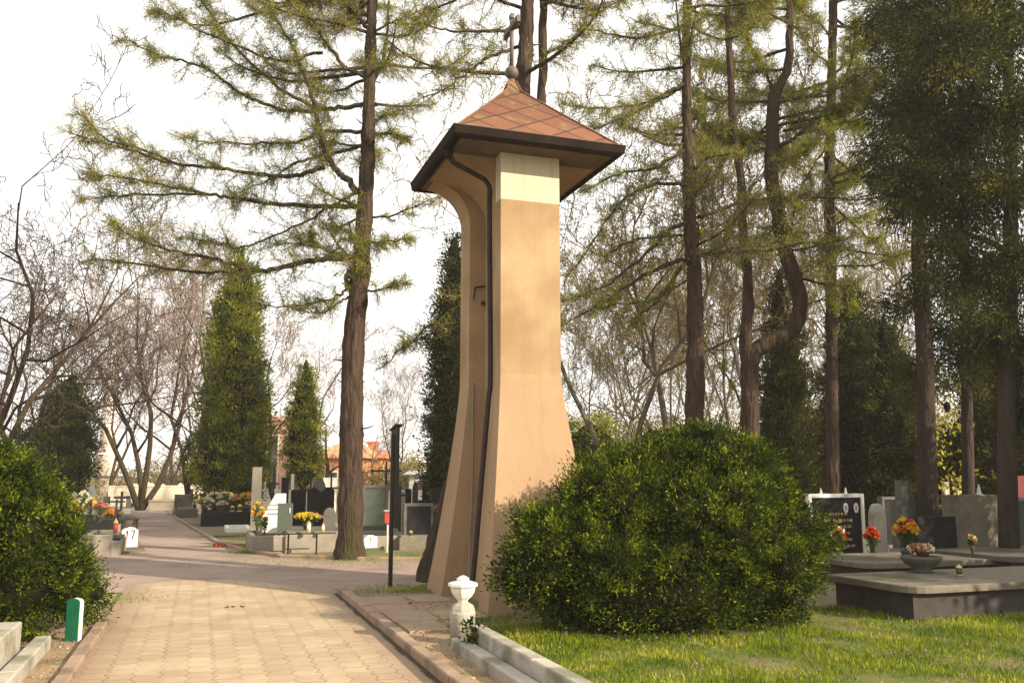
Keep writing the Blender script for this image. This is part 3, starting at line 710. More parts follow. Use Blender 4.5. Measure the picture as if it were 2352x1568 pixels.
# =================================================================== TOWER
def tower():
    C_u, C_v = 11.70, 4.02; base = uv(C_u, C_v)
    t = empty('bell_tower', base, 'slender ochre plastered memorial tower with red tiled pyramid roof', 'tower')
    VL, VR = 3.60, 4.44
    # two upright fins (front and rear), each splayed below the string line at 2.9 m
    def fin(u0, u1, ub0, ub1, fl, zt):
        mb = MB(); zk = 2.92
        prof = [(0.0, 1.0), (.35, .84), (1.0, .58), (1.8, .30), (2.4, .12), (2.75, .03), (zk, 0.0)]
        rings = [(z, u0 + (ub0 - u0) * f, u1 + (ub1 - u1) * f, VL - fl * f, VR + fl * f) for z, f in prof] + [(zt, u0, u1, VL, VR)]
        vs = []; 
        for z, a, b, c, d in rings: vs += [uv(a, c, z), uv(a, d, z), uv(b, d, z), uv(b, c, z)]
        fs = [(3, 2, 1, 0)]
        for i in range(len(rings) - 1):
            k = i * 4
            for j in range(4): fs.append((k + j, k + (j + 1) % 4, k + 4 + (j + 1) % 4, k + 4 + j))
        k = (len(rings) - 1) * 4; fs.append((k, k + 1, k + 2, k + 3)); mb.add(vs, fs); return mb
    f = fin(10.92, 11.14, 10.22, 10.62, .38, 5.97)
    o = f.build('front_fin', M['plaster'], t)
    g = fin(12.38, 12.86, 12.12, 12.95, .45, 5.95)
    g.build('rear_fin', M['plaster_plain'], t)
    # recessed web between them, splayed at the foot
    mb = MB(); rings = [(0, 3.50, 4.55), (1.0, 3.66, 4.38), (2.0, 3.80, 4.24), (2.9, 3.84, 4.2), (5.3, 3.84, 4.2)]
    vs = []
    for z, a, b in rings: vs += [uv(10.9, a, z), uv(10.9, b, z), uv(12.5, b, z), uv(12.5, a, z)]
    vs = [v if i % 4 in (2, 3) else v + U * .22 for i, v in enumerate(vs)]
    for i in range(8): vs[i] = vs[i] if i % 4 in (2, 3) else vs[i] - U * .5
    fs = [(i * 4 + j, i * 4 + (j + 1) % 4, i * 4 + 4 + (j + 1) % 4, i * 4 + 4 + j) for i in range(4) for j in range(4)]
    mb.add(vs, fs); mb.build('recessed_wall', M['plaster_plain'], t)
    # coved capital: walls curve outward to the soffit on both flanks
    cv = MB(); zc0, zs = 5.30, 5.90
    def arcp(v0, v1, sgn, n=10):
        return [(v0 + sgn * abs(v1 - v0) * (1 - math.cos(q)), zc0 + (zs - zc0) * math.sin(q)) for q in np.linspace(0, math.pi / 2, n)]
    Lp = arcp(3.60, 3.04, -1); Rp = arcp(4.44, 5.0, 1)
    poly = [(a, b) for a, b in Lp] + [(a, b) for a, b in Rp[::-1]]
    cv.prism(poly, 12.381, 12.855, lambda a, b, d: uv(d, a, b)); 
    Lw = arcp(3.842, 2.98, -1); Rw = arcp(4.198, 5.06, 1); poly = Lw + Rw[::-1]
    cv.prism(poly, 11.145, 12.375, lambda a, b, d: uv(d, a, b))
    cv.build('coved_capital', M['plaster_plain'], t)
    # soffit board
    e0, e1, w0, w1 = 10.44, 12.96, 2.82, 5.22
    MB().box(e0 + .06, e1 - .06, w0 + .06, w1 - .06, 5.902, 5.95).build('soffit', M['soffit'], t)
    # deep dark gutter round the eaves, open trough section
    gm = MB(); o_, i_, zb, zt_ = 0.0, .13, 5.885, 6.015
    prof = [(0.0, zt_), (.015, zb + .03), (.05, zb), (.12, zb), (.135, zb + .04), (.135, zt_ - .03), (.12, zt_ - .03), (.11, zb + .02), (.03, zb + .03), (.018, zt_)]
    cors = [(e0, w0, 1, 1), (e0, w1, 1, -1), (e1, w1, -1, -1), (e1, w0, -1, 1)]; n = len(prof)
    vs = [uv(cu + su * a, cvv + sv * a, z) for cu, cvv, su, sv in cors for a, z in prof]
    fs = [(i * n + j, ((i + 1) % 4) * n + j, ((i + 1) % 4) * n + (j + 1) % n, i * n + (j + 1) % n) for i in range(4) for j in range(n)]
    gm.add(vs, fs); gu = gm.build('gutter', M['gutter'], t)
    # bright bead of the gutter's outer lip
    lip = MB(); e = .004
    q = [uv(e0 - e, w0 - e, zt_ + .004), uv(e0 - e, w1 + e, zt_ + .004), uv(e1 + e, w1 + e, zt_ + .004), uv(e1 + e, w0 - e, zt_ + .004)]
    for i in range(4): lip.tube([q[i], q[(i + 1) % 4]], .007, 6)
    lip.build('gutter_bead', M['copper_grey'], gu)
    # roof: slightly bell-cast pyramid of large diamond tiles
    me = bpy.data.meshes.new('tiled_roof'); vs = []; fs = []; uvs = []
    zr = 6.035; ztop = 7.28; r0, r1 = .06, .06
    E0, E1, W0, W1 = e0 + .07, e1 - .07, w0 + .07, w1 - .07; cu, cv_ = (E0 + E1) / 2, (W0 + W1) / 2
    lev = [(1.0, zr), (.5, zr + (ztop - zr) * .47), (.10, zr + (ztop - zr) * .86), (.045, ztop)]
    cs = [(E0, W0), (E0, W1), (E1, W1), (E1, W0)]
    for i in range(4):
        a, b = cs[i], cs[(i + 1) % 4]; L = math.hypot(a[0] - b[0], a[1] - b[1]); s = 0
        for k, (fr, z) in enumerate(lev):
            pa = uv(cu + (a[0] - cu) * fr, cv_ + (a[1] - cv_) * fr, z); pb = uv(cu + (b[0] - cu) * fr, cv_ + (b[1] - cv_) * fr, z)
            if k: s += np.linalg.norm((pa + pb) / 2 - mid)
            mid = (pa + pb) / 2; vs += [tuple(pa), tuple(pb)]
            uvs += [(L / 2 * (1 - fr), s), (L - L / 2 * (1 - fr), s)]
        o0 = i * 8
        for k in range(3): fs.append((o0 + 2 * k, o0 + 2 * k + 1, o0 + 2 * k + 3, o0 + 2 * k + 2))
    me.from_pydata(vs, [], fs); ul = me.uv_layers.new(name='UVMap')
    for lp in me.loops: ul.data[lp.index].uv = uvs[lp.vertex_index]
    me.update(); rf = link('tiled_roof', me, M['tiles'], t)
    MB().box(E0 - .02, E1 + .02, W0 - .02, W1 + .02, zr - .06, zr - .004).build('roof_deck', M['dark_metal'], rf)
    hp = MB()
    for a in cs:
        hp.tube([uv(cu + (a[0] - cu) * fr, cv_ + (a[1] - cv_) * fr, z + .012) for fr, z in lev], .014, 6)
    hp.build('hip_cap', M['hip'], rf)
    # finial: ball on the tip, rod and cross with its arms turned along the path
    fn = empty('finial', (0, 0, 0), None, None); fn.parent = t; fn.location = Vector(uv(cu, cv_, ztop)) - Vector(base)
    cc = uv(cu, cv_)
    MB().lathe(cc, [(.06, ztop - .06), (.04, ztop + .03), (.03, ztop + .08)], 12).build('collar', M['hip'], fn, True)
    zb_ = ztop + .16
    MB().lathe(cc, [(.1 * math.sin(q) + .001, zb_ - .1 * math.cos(q)) for q in np.linspace(0, math.pi, 12)], 20).build('ball', M['copper_grey'], fn, True)
    MB().tube([cc + Z * (zb_ + .09), cc + Z * (zb_ + .86)], .03, 8).build('rod', M['copper_grey'], fn, True)
    cr_ = MB(); zx = zb_ + .70
    cr_.box(cu - .27, cu + .27, cv_ - .035, cv_ + .035, zx - .035, zx + .035)
    for s in (-1, 1): cr_.box(cu + s * .27 - .045, cu + s * .27 + .045, cv_ - .024, cv_ + .024, zx - .05, zx + .05)
    cr_.box(cu - .05, cu + .05, cv_ - .026, cv_ + .026, zx + .14, zx + .21)
    cr_.build('cross', M['copper_grey'], fn)
    # downpipe: from the left gutter under the soffit to the recess, then down the splayed wall
    path = [uv(11.0, 2.90, 5.86), uv(11.0, 2.92, 5.78), uv(11.03, 2.98, 5.72), uv(11.1, 3.08, 5.71), uv(11.36, 3.45, 5.68), uv(11.41, 3.55, 5.64), uv(11.42, 3.60, 5.55), uv(11.42, 3.60, 5.4), uv(11.42, 3.60, 5.15), uv(11.42, 3.62, 3.0), uv(11.38, 3.58, 2.6), uv(11.25, 3.42, 1.2), uv(11.15, 3.30, .25), uv(11.12, 3.2, .06)]
    MB().tube(smooth_path(path, 5), .036, 12).build('downpipe', M['pipe'], t, True)
    MB().lathe(uv(11.0, 2.90), [(.045, 5.76), (.055, 5.80), (.07, 5.88)], 12).build('pipe_hopper', M['gutter'], t, True)
    # old iron bracket and a bolt on the rear fin
    a = MB(); a.tube([uv(12.36, 3.83, 4.38), uv(12.30, 3.66, 4.33), uv(12.30, 3.64, 4.16)], .016, 6); a.build('iron_bracket', M['dark_metal'], t)
    a = MB(); a.tube([uv(12.385, 3.80, 4.12), uv(12.33, 3.80, 4.12)], .028, 10); a.build('bolt', M['dark_metal'], t)
    a = MB(); a.tube([uv(12.36, 3.655, 2.95), uv(12.24, 3.62, 1.5), uv(12.08, 3.52, 0.0)], .012, 6); a.build('pale_line', M['concrete'], t)  # thin tube drawing the pale line down the rear fin's splay
tower()


# =================================================================== BUSHES
def blob(x, y, rx, Y, ry=None, dy=None):
    """Ellipsoid from a surveyed centre; radii in survey units, depth radius in metres."""
    s = Y / F; ry = ry or rx
    return (at(x, y, Y), (rx * s, dy or (rx * s), ry * s))
bb = [blob(1585, 1245, 240, 10.35, 222, 1.05), blob(1420, 1210, 140, 10.05, 140, .65), blob(1320, 1305, 132, 9.6, 122, .52), blob(1226, 1328, 46, 9.4, 58, .26), blob(1265, 1250, 62, 9.6, 62, .35),
      blob(1490, 1360, 240, 9.75, 125, .7), blob(1718, 1310, 118, 10.2, 158, .7), blob(1600, 1065, 105, 10.7, 72, .6), blob(1495, 1085, 82, 10.4, 75, .5), blob(1748, 1195, 75, 10.7, 95, .6), blob(1405, 1115, 65, 10.3, 58, .35), blob(1685, 1100, 85, 10.7, 70, .5), blob(1815, 1245, 42, 10.5, 80, .4), blob(1785, 1350, 50, 10.2, 75, .45)]
lb_ = [blob(-5, 1345, 112, 9.3, 118, .5), blob(76, 1348, 58, 9.6, 74, .36), blob(-25, 1150, 50, 9.5, 95, .4), blob(0, 1238, 62, 9.4, 80, .42), blob(-90, 1250, 130, 9.3, 200, .8), blob(148, 1375, 34, 10.1, 58, .25), blob(-10, 1085, 34, 9.5, 42, .28)]
def lumps(bl, k, r0, r1, seed):
    rr = np.random.default_rng(seed); out = list(bl)
    for c, r in bl:
        r = np.array(r)
        for i in range(k):
            d = unit(rr.normal(size=3)); d[2] = abs(d[2]) * .9; d[1] = -abs(d[1]) if rr.uniform() < .7 else d[1]
            s_ = rr.uniform(r0, r1); p = np.array(c) + d * r * .93
            if p[2] > .15: out.append((p, (s_, s_, s_ * .8)))
    return out
bush('spreading_yew', 'huge sprawling dark green yew bush covering the right side of the tower foot', 'bush', lumps(bb, 9, .12, .26, 3), 'yew_leaf', at(1560, 1400, 10.2) * np.array([1, 1, 0]), 46, 56, .12, .045, .015, k=.74, inner=.13, shoots=2600)
lb_ = [blob(10, 1330, 130, 9.2, 135, .6), blob(105, 1330, 85, 9.6, 95, .45), blob(10, 1150, 85, 9.3, 110, .6), blob(60, 1230, 90, 9.2, 95, .55), blob(-90, 1250, 140, 9.1, 210, .9), blob(175, 1375, 46, 10.1, 70, .3), blob(0, 1075, 40, 9.3, 52, .35)]
bush('clipped_hedge', 'rounded yellow-green hedge bush at the left edge behind the corner border', 'bush', lumps(lb_, 9, .07, .15, 4), 'yew_leaf', at(30, 1400, 9.1) * np.array([1, 1, 0]), 52, 56, .11, .042, .015, k=.74, inner=.13, shoots=1500)

# =================================================================== LARCHES IN THE PHOTOGRAPH
A_ = (0, 2 * math.pi)
larch('tall larch on the left with long sweeping boughs reaching over the avenue',
      [(802, 1284), (805, 1230), (806, 1100), (808, 950), (812, 800), (826, 640), (836, 500), (845, 350), (848, 200), (854, 60), (857, -80), (860, -260)],
      [80, 58, 54, 52, 50, 44, 38, 32, 27, 25, 23, 18], 18.1,
      [([(818, 592), (750, 594), (700, 600), (640, 615), (590, 622), (520, 602), (430, 582), (330, 556), (235, 505)], .075, 0, -1.0),
       ([(600, 620), (480, 625), (380, 615), (260, 600), (215, 596)], .035, 0, -.4),
       ([(820, 476), (740, 474), (628, 468), (540, 455), (481, 447), (375, 425), (284, 409), (198, 404)], .06, 0, .8),
       ([(470, 446), (380, 446), (274, 448), (190, 458)], .028, .5, .2),
       ([(744, 382), (679, 404), (618, 404), (552, 392), (476, 384), (400, 374), (335, 344), (249, 323), (208, 283), (168, 250)], .05, 0, -.6),
       ([(822, 446), (795, 412), (770, 389), (745, 345), (739, 323), (724, 253), (699, 167), (663, 91), (628, 30), (600, -40)], .085, 0, -.5),
       ([(834, 334), (780, 349), (719, 364), (668, 379), (628, 409), (557, 435)], .045, 0, -.5),
       ([(840, 243), (780, 248), (724, 253), (653, 253), (577, 227), (527, 197), (476, 157), (400, 136), (335, 116), (280, 84)], .055, 0, .7),
       ([(838, 303), (754, 303), (679, 325), (603, 329), (502, 329), (420, 315)], .045, 0, .6),
       ([(845, 182), (790, 152), (759, 111), (719, 61), (679, 20), (640, -30)], .05, 0, -.4),
       ([(850, 66), (800, 20), (760, -30)], .045, 0, .2), ([(852, 40), (740, 0), (600, 30), (470, 60), (350, 20)], .05, 0, .6),
       ([(740, 120), (640, 140), (560, 110), (460, 70), (400, 20)], .035, 0, -.3),
       ([(724, 253), (640, 200), (540, 110), (470, 10), (440, -40)], .04, 0, .3),
       ([(853, 76), (901, 50), (957, 30), (1010, -8)], .03, 0, -.5),
       ([(862, 182), (886, 111), (891, 30), (893, -60)], .045, 0, -.2, .3, 4),
       ([(822, 440), (790, 458), (749, 480), (704, 510), (628, 541), (557, 566), (497, 561), (430, 540)], .035, 0, -.9),
       ([(800, 655), (785, 672), (754, 687), (668, 705), (590, 697)], .03, 0, -.4), ([(800, 680), (770, 700), (739, 718), (685, 712)], .022, 0, -.6),
       ([(716, 520), (714, 540), (722, 560)], .025, 0, 0, .2, 3), ([(812, 618), (799, 632), (798, 652), (804, 668)], .09, 0, -.1, .12, 2),
       ([(850, 313), (885, 305), (935, 318)], .025, 0, -.5, .5, 16), ([(845, 560), (890, 555), (940, 548)], .025, 0, -.8, .5, 16), ([(840, 670), (880, 665), (925, 645)], .022, 0, -.4, .5, 14),
       ([(850, 500), (920, 490), (1000, 452)], .02, 0, -.5, .5, 7), ([(850, 290), (880, 270), (920, 250)], .02, 0, .8, .5, 12),
       ([(815, 590), (760, 580), (690, 560), (620, 560)], .03, 0, 1.2), ([(395, 376), (300, 345), (230, 330), (150, 300)], .025, -.4, -.8)],
      autos=[(8.6, 15, 16, 2.4, A_, .5), (5.6, 8.6, 6, 1.7, (2.2, 5.2), .6), (9.5, 14, 12, 3.8, (2.3, 4.2), .55)], green=.7, dens=9.5, size=.85, name='larch_tree')
# dark stub on its trunk is part of the bark silhouette
larch('twin-trunked larch rising directly behind the red tower roof',
      [(1012, 1335), (1040, 1180), (1080, 1000), (1130, 760), (1170, 520), (1190, 330), (1202, 180), (1210, 60), (1214, -60), (1216, -220)],
      [120, 74, 60, 50, 42, 40, 38, 34, 30, 22], 14.4,
      [([(1195, 105), (1130, 130), (1090, 155), (1060, 178), (1020, 205), (975, 225)], .03, 0, -1.0, .7, 9), ([(1200, 62), (1150, 70), (1080, 72), (1020, 70), (960, 50)], .035, 0, -.8, .7, 9),
       ([(1250, 125), (1300, 98), (1340, 60), (1350, 0)], .03, 0, .5, .6, 8), ([(1200, 20), (1100, -10), (1000, 20), (940, 60)], .03, 0, .5, .8, 10),
       ([(1120, 640), (1040, 700), (960, 770), (880, 838)], .028, 0, 1.2, .6, 7), ([(1110, 760), (1050, 745), (980, 770), (920, 800)], .02, 0, .8, .5, 6),
       ([(1240, 20), (1290, -5), (1380, -30)], .03, .3, .8, .7, 9)],
      forks=[([(1130, 760), (1185, 560), (1225, 380), (1245, 200), (1248, 60), (1244, -200)], [40, 34, 26, 22, 20, 16], .3, .8)],
      autos=[(8.3, 12.5, 9, 2.2, A_, .4)], green=.4, dens=8, size=.65)
larch('straight larch behind the big yew bush, dark boughs swept down toward the tower',
      [(1596, 1130), (1595, 980), (1597, 850), (1597, 750), (1594, 620), (1584, 496), (1580, 331), (1577, 165), (1578, 0), (1578, -160), (1580, -320)],
      [52, 44, 40, 38, 34, 30, 24, 21, 19, 18, 14], 19.5,
      [([(1575, 190), (1540, 210), (1480, 235), (1400, 250), (1285, 242)], .05, 0, -.8), ([(1570, 195), (1520, 228), (1450, 260), (1380, 292), (1320, 300)], .035, 0, .8),
       ([(1582, 340), (1530, 372), (1500, 388), (1420, 400), (1350, 432)], .05, 0, -.9), ([(1582, 425), (1530, 422), (1480, 432), (1430, 462), (1390, 510), (1350, 570), (1290, 650)], .045, 0, -1.5, .5, 6),
       ([(1588, 508), (1540, 528), (1500, 568), (1440, 620), (1390, 655), (1290, 692)], .055, 0, -1.2, .5, 6), ([(1590, 590), (1520, 612), (1450, 650), (1370, 705), (1285, 750)], .055, 0, -1.4, .5, 6),
       ([(1585, 585), (1545, 640), (1510, 690), (1470, 725), (1460, 750)], .045, 0, -.6, .4, 10), ([(1585, 350), (1620, 350), (1681, 352)], .03, 0, .5, .6, 12),
       ([(1590, 400), (1615, 368), (1650, 358), (1700, 352)], .035, 0, -.4, .6, 10), ([(1590, 306), (1612, 270), (1619, 240), (1623, 174)], .03, 0, 0, .3, 5),
       ([(1602, 500), (1650, 482), (1689, 467), (1751, 455), (1855, 453), (1979, 459), (2100, 445)], .05, 0, .6), ([(1606, 587), (1650, 578), (1689, 579), (1772, 575), (1855, 558), (1979, 579), (2062, 592)], .045, 0, -.5),
       ([(1575, 60), (1480, 85), (1400, 80), (1330, 60)], .04, 0, -.8), ([(1580, 60), (1660, 90), (1740, 60)], .04, 0, -.5), ([(1600, 510), (1608, 545), (1614, 575)], .035, 0, .2, .2, 3), ([(1575, 540), (1450, 555), (1370, 600)], .025, 0, .5, .5, 6), ([(1580, 640), (1500, 690), (1400, 700), (1330, 720)], .02, 0, .8, .5, 6)],
      autos=[(9, 15, 14, 2.4, A_, .6), (6, 9.5, 7, 2.0, A_, .45)], green=.65, dens=10, size=.8)
larch('crooked larch with an S-bent main trunk and a thin second trunk forking near its foot',
      [(1724, 1160), (1722, 980), (1722, 880), (1726, 820), (1760, 790), (1805, 770), (1832, 735), (1838, 690), (1826, 645), (1805, 579), (1788, 496), (1772, 414), (1773, 331), (1778, 228), (1795, 190), (1812, 145), (1814, 60), (1812, -40), (1808, -220)],
      [48, 42, 40, 40, 37, 36, 36, 36, 36, 35, 33, 33, 31, 28, 24, 19, 17, 16, 12], 20.5,
      [([(1790, 339), (1830, 312), (1855, 298), (1908, 273), (1958, 215), (1991, 165), (2010, 100)], .06, 0, -.8), ([(1776, 215), (1768, 190), (1747, 145), (1714, 83), (1700, 20)], .055, 0, .4),
       ([(1800, 300), (1870, 290), (1960, 282), (2050, 290)], .035, 0, .6), ([(1690, 290), (1650, 300), (1620, 330)], .02, 0, .4), ([(1830, 640), (1890, 600), (1960, 560)], .025, 0, .6, .6, 8),
       ([(1845, 700), (1900, 690), (1960, 700)], .02, 0, .8, .5, 8), ([(1728, 985), (1690, 900), (1650, 830), (1600, 770)], .022, .4, 1.2, .3, 4)],
      forks=[([(1724, 860), (1712, 790), (1718, 700), (1716, 620), (1706, 538), (1702, 414), (1685, 290), (1677, 165), (1672, 20), (1670, -150)], [38, 30, 24, 22, 21, 19, 17, 16, 14, 12], 0, -.3)],
      autos=[(8.2, 15.5, 26, 2.6, A_, .9), (6, 8.5, 6, 1.8, A_, .5)], green=1.0, dens=15, size=.85)
larch('slim straight larch in front of the dark conifers, right of the crooked one',
      [(1912, 1175), (1912, 1000), (1910, 800), (1908, 580), (1905, 414), (1908, 270), (1912, 100), (1914, -60), (1916, -200)],
      [34, 28, 26, 25, 23, 22, 20, 18, 14], 22.5,
      [([(1905, 330), (1870, 380), (1845, 420), (1830, 470)], .03, 0, .5, .5, 7), ([(1908, 300), (1850, 330), (1780, 380)], .03, 0, -.5, .6, 8), ([(1910, 360), (1970, 400), (2020, 420)], .035, 0, .5, .7, 10),
       ([(1908, 470), (1990, 540), (2060, 600)], .03, 0, .4, .6, 8), ([(1906, 520), (1960, 500), (2040, 510)], .03, 0, .6, .7, 9), ([(1908, 610), (1990, 610), (2080, 580)], .03, 0, -.5, .6, 9)],
      autos=[(9, 16, 22, 2.6, A_, .9)], green=1.0, dens=15, size=.85, name='larch_tree')

# =================================================================== DARK CONIFERS
column_tree('conifer', 'tall olive-green columnar conifer beyond the left graves', 528, 618, 1135, 34, 158, 'thuja_leaf', [(.05, .86), (.14, 1), (.26, .96), (.38, .92), (.50, .82), (.62, .72), (.72, .64), (.81, .52), (.89, .36), (.96, .18)], per=18, leaves=34, ll=.13, lw=.05, rc=.26, seed=1, zb=1.05)
column_tree('conifer', 'smaller olive conifer in front of the brick buildings', 695, 845, 1100, 36, 84, 'thuja_leaf', None, per=22, leaves=30, ll=.10, lw=.04, rc=.2, seed=2, zb=1.5)
column_tree('conifer', 'broad egg-shaped dark conifer behind the left flower graves', 140, 880, 1130, 29, 155, 'dark_leaf', [(.1, .85), (.25, 1), (.42, .96), (.58, .84), (.72, .64), (.84, .42), (.93, .22)], per=24, leaves=36, ll=.09, lw=.04, rc=.19, seed=3, zb=1.0)
column_tree('conifer', 'dark leaning conifer half hidden behind the tower', 1040, 590, 1110, 24, 122, 'dark_leaf', [(.04, .8), (.16, .95), (.28, 1), (.42, 1), (.55, .8), (.66, .86), (.78, .7), (.88, .5), (.96, .3)], per=30, leaves=34, ll=.08, lw=.035, rc=.17, seed=4, zb=.5)
CG = 'dark conifers behind the right-hand graves'
column_tree('conifer', 'narrow black-green conifer between the crooked larch and the slim larch', 1812, 660, 1120, 24.5, 135, 'deep_leaf', None, CG, per=26, leaves=34, ll=.09, lw=.035, rc=.18, seed=5, zb=.2)
column_tree('conifer', 'broader dark conifer just right of the slim larch trunk', 1968, 680, 1120, 27, 175, 'deep_leaf', None, CG, per=24, leaves=34, ll=.10, lw=.04, rc=.2, seed=6, zb=.2)
column_tree('conifer', 'lower dark conifer left of the yellow-leaved shrub', 2062, 755, 1120, 25, 150, 'deep_leaf', None, CG, per=24, leaves=34, ll=.10, lw=.04, rc=.2, seed=7, zb=.2)
column_tree('conifer', 'dark bushy conifer in the far right corner behind the red panel', 2310, 770, 1120, 25, 200, 'deep_leaf', None, CG, per=24, leaves=34, ll=.10, lw=.04, rc=.2, seed=8, zb=.2)
column_tree('shrub', 'thin yellow-leaved shrub lit up between the dark conifers', 2188, 850, 1090, 22, 74, 'yellow_leaf', [(.15, .5), (.35, .8), (.55, 1), (.75, .8), (.9, .5)], per=5, leaves=12, ll=.11, lw=.07, rc=.25, seed=9, zb=.6, cat='shrub', k=.25)
UG = 'undergrowth bushes behind the right graves'
for i, (x, yt, Y, wp, lbl, lf) in enumerate([(1360, 930, 30, 150, 'olive bush between the tower and the yew', 'thuja_leaf'), (1345, 1010, 26, 110, 'dark bush low behind the tower edge', 'dark_leaf'), (1470, 985, 34, 120, 'hazy olive shrub left of the straight larch', 'far_leaf'),
        (1700, 1010, 30, 120, 'dark shrub between the straight and the crooked larch', 'dark_leaf'), (1880, 960, 30, 150, 'dark undergrowth bush behind the white-framed headstone', 'deep_leaf'), (2120, 960, 30, 160, 'shaded bush behind the grey headstones', 'deep_leaf'), (2240, 930, 29, 150, 'shaded bush right of the yellow shrub', 'deep_leaf'), (2420, 900, 27, 160, 'shaded bush at the right edge', 'deep_leaf'), (2010, 1000, 31, 130, 'low shaded bush between two dark conifers', 'deep_leaf')]):
    p = at(x, 1100, Y) * np.array([1, 1, 0]); top = at(x, yt, Y)[2]; ww = wp / F * Y / 2
    bush('undergrowth_bush', lbl, 'bush', [(p + Z * top * .45, (ww, ww * .8, top * .5)), (p + V * ww * .5 + Z * top * .3, (ww * .7, ww * .7, top * .36)), (p - V * ww * .5 + Z * top * .33, (ww * .6, ww * .6, top * .33))], lf, p, 16, 28, .2, .11, .045, UG)

# big drooping evergreens, upper right
def evergreen(label, x, Y, trunk, widths, blobs, group, per=9, leaves=46):
    base = at(x, 1200, Y) * np.array([1, 1, 0]); t = empty('evergreen_tree', base, label, 'tree', group)
    mb = MB(); pts = [base - Z * .1] + [at(a, b, Y) for a, b in trunk]; sp = smooth_path(pts, 5)
    mb.tube(sp, list(np.interp(np.linspace(0, 1, len(sp)), np.linspace(0, 1, len(widths)), widths) / F * Y / 2), 12)
    mb.build('trunk', M['bark_dark'], t, True)
    lb = MB(); bl = [blob(a, b, r, Y + d, ry, dy) for a, b, r, ry, d, dy in blobs]
    for c, r in bl:
        j = int(np.argmin([abs(p[2] - (c[2] - .3)) for p in sp])); p0 = sp[j]; e = c + np.array([0, 0, -r[2] * .3])
        lp = smooth_path([p0, p0 * .5 + e * .5 + Z * .25, e, e + (e - p0) * .25 - Z * .2], 4); lb.tube(lp, limb_radius(len(lp), .05), 6)
        for k in range(5):
            q = lp[rng.integers(3, len(lp) - 1)]; dd = unit(rng.normal(size=3) + (e - p0) * .3)
            lb.tube([q, q + dd * .45, q + dd * .9 - Z * .15], [.02, .014, .006], 5)
    lb.build('branches', M['bark_dark'], t, True)
    quads('foliage', clumps(bl, per * 1.9, int(leaves * 1.5), .25, .095, .026, 0, droop=.35, inner=.6, flat=1.0), M['deep_leaf'], t)
    return t
EG = 'large dark evergreens at the upper right'
evergreen('large dark evergreen at the right edge with heavy drooping masses of foliage', 2310, 15.5, [(2312, 1000), (2318, 700), (2322, 400), (2315, 100), (2310, -150)], [46, 40, 36, 30, 24, 14],
    [(2300, 60, 130, 120, 0, .9), (2200, 120, 120, 110, -.5, .8), (2330, 260, 120, 110, -.3, .8), (2230, 300, 120, 95, .5, .8), (2130, 240, 95, 85, .2, .6), (2300, 430, 110, 80, -.4, .8), (2200, 470, 90, 70, .5, .6), (2110, 420, 70, 55, .3, .5),
     (2330, 600, 85, 85, -.3, .7), (2240, 620, 70, 55, .4, .5), (2330, 800, 75, 95, .2, .6), (2290, 730, 55, 45, -.4, .4), (2250, -40, 140, 110, 0, .9), (2120, 20, 100, 90, .4, .7), (2350, 940, 60, 70, .3, .5), (2210, 810, 40, 45, .5, .4), (2160, 560, 50, 32, 0, .4)], EG)
evergreen('dark evergreen with a trunk bared below the foliage, left of the edge tree', 2128, 19, [(2128, 1000), (2122, 760), (2110, 560), (2118, 420), (2125, 200), (2130, -50)], [50, 42, 38, 34, 28, 22, 14],
    [(2100, 130, 90, 85, 0, .8), (2060, 250, 80, 60, .5, .7), (2140, 330, 85, 65, -.4, .7), (2050, 400, 75, 42, .2, .6), (2090, 480, 75, 40, -.5, .6), (2040, 40, 80, 70, 0, .7), (2150, 640, 65, 50, -.3, .5), (2080, 700, 50, 30, .3, .4), (2170, 760, 50, 60, 0, .5), (2125, 860, 50, 50, .4, .5), (2020, 330, 50, 35, -.3, .4)], EG, 8, 46)
evergreen('thin dark evergreen trunk with sparse sprays between the two large ones', 2222, 21, [(2222, 1000), (2218, 700), (2215, 450), (2210, 200)], [30, 26, 22, 20, 14],
    [(2200, 560, 55, 30, 0, .5), (2240, 680, 50, 35, .3, .5), (2190, 690, 40, 28, -.3, .4), (2230, 860, 50, 45, 0, .5), (2180, 420, 60, 40, 0, .5)], EG, 8, 40)

# evergreens added outside the right edge of the view to shade tombs and headstones
column_tree('conifer', 'added unseen conifer past the right edge, shading the foreground tomb slab', 3700, 200, 1200, 9.2, 900, 'deep_leaf', None, None, per=7, leaves=26, ll=.16, lw=.07, rc=.3, seed=21, zb=.2)
column_tree('conifer', 'added unseen conifer past the right edge, shading the large grey headstones', 3300, 100, 1200, 13.5, 700, 'deep_leaf', None, None, per=7, leaves=26, ll=.16, lw=.07, rc=.3, seed=22, zb=.2)
# =================================================================== BARE TREES
BG = 'bare trees of the left background'
bt = bare_tree
def gp(x, Y): return at(x, 1100, Y) * np.array([1, 1, 0])
t1 = bt('bare_tree', 'big bare tree at the left edge with a dense web of twigs', gp(40, 33), 11, 12.5, 'bark', 'twig_dark', BG, .4, levels=5, kids=(7, 5, 5, 4), r0=.2, clear=.18, forks=3, spread=.7, thin=.011, up=.12)
t2 = bt('bare_tree', 'second bare tree close behind the egg-shaped conifer', gp(-50, 30), 23, 14.0, 'bark', 'twig_dark', BG, 1.1, levels=5, kids=(7, 5, 5, 4), r0=.2, clear=.25, forks=2, spread=.7, thin=.011, up=.14)
t3 = bt('bare_tree', 'bare tree with several stems rising from one foot at the end of the avenue', gp(325, 44), 5, 12.5, 'bark', 'twig_far', BG, 0, levels=5, kids=(7, 6, 5, 5), r0=.22, clear=.3, forks=4, spread=.5, thin=.012, up=.3)
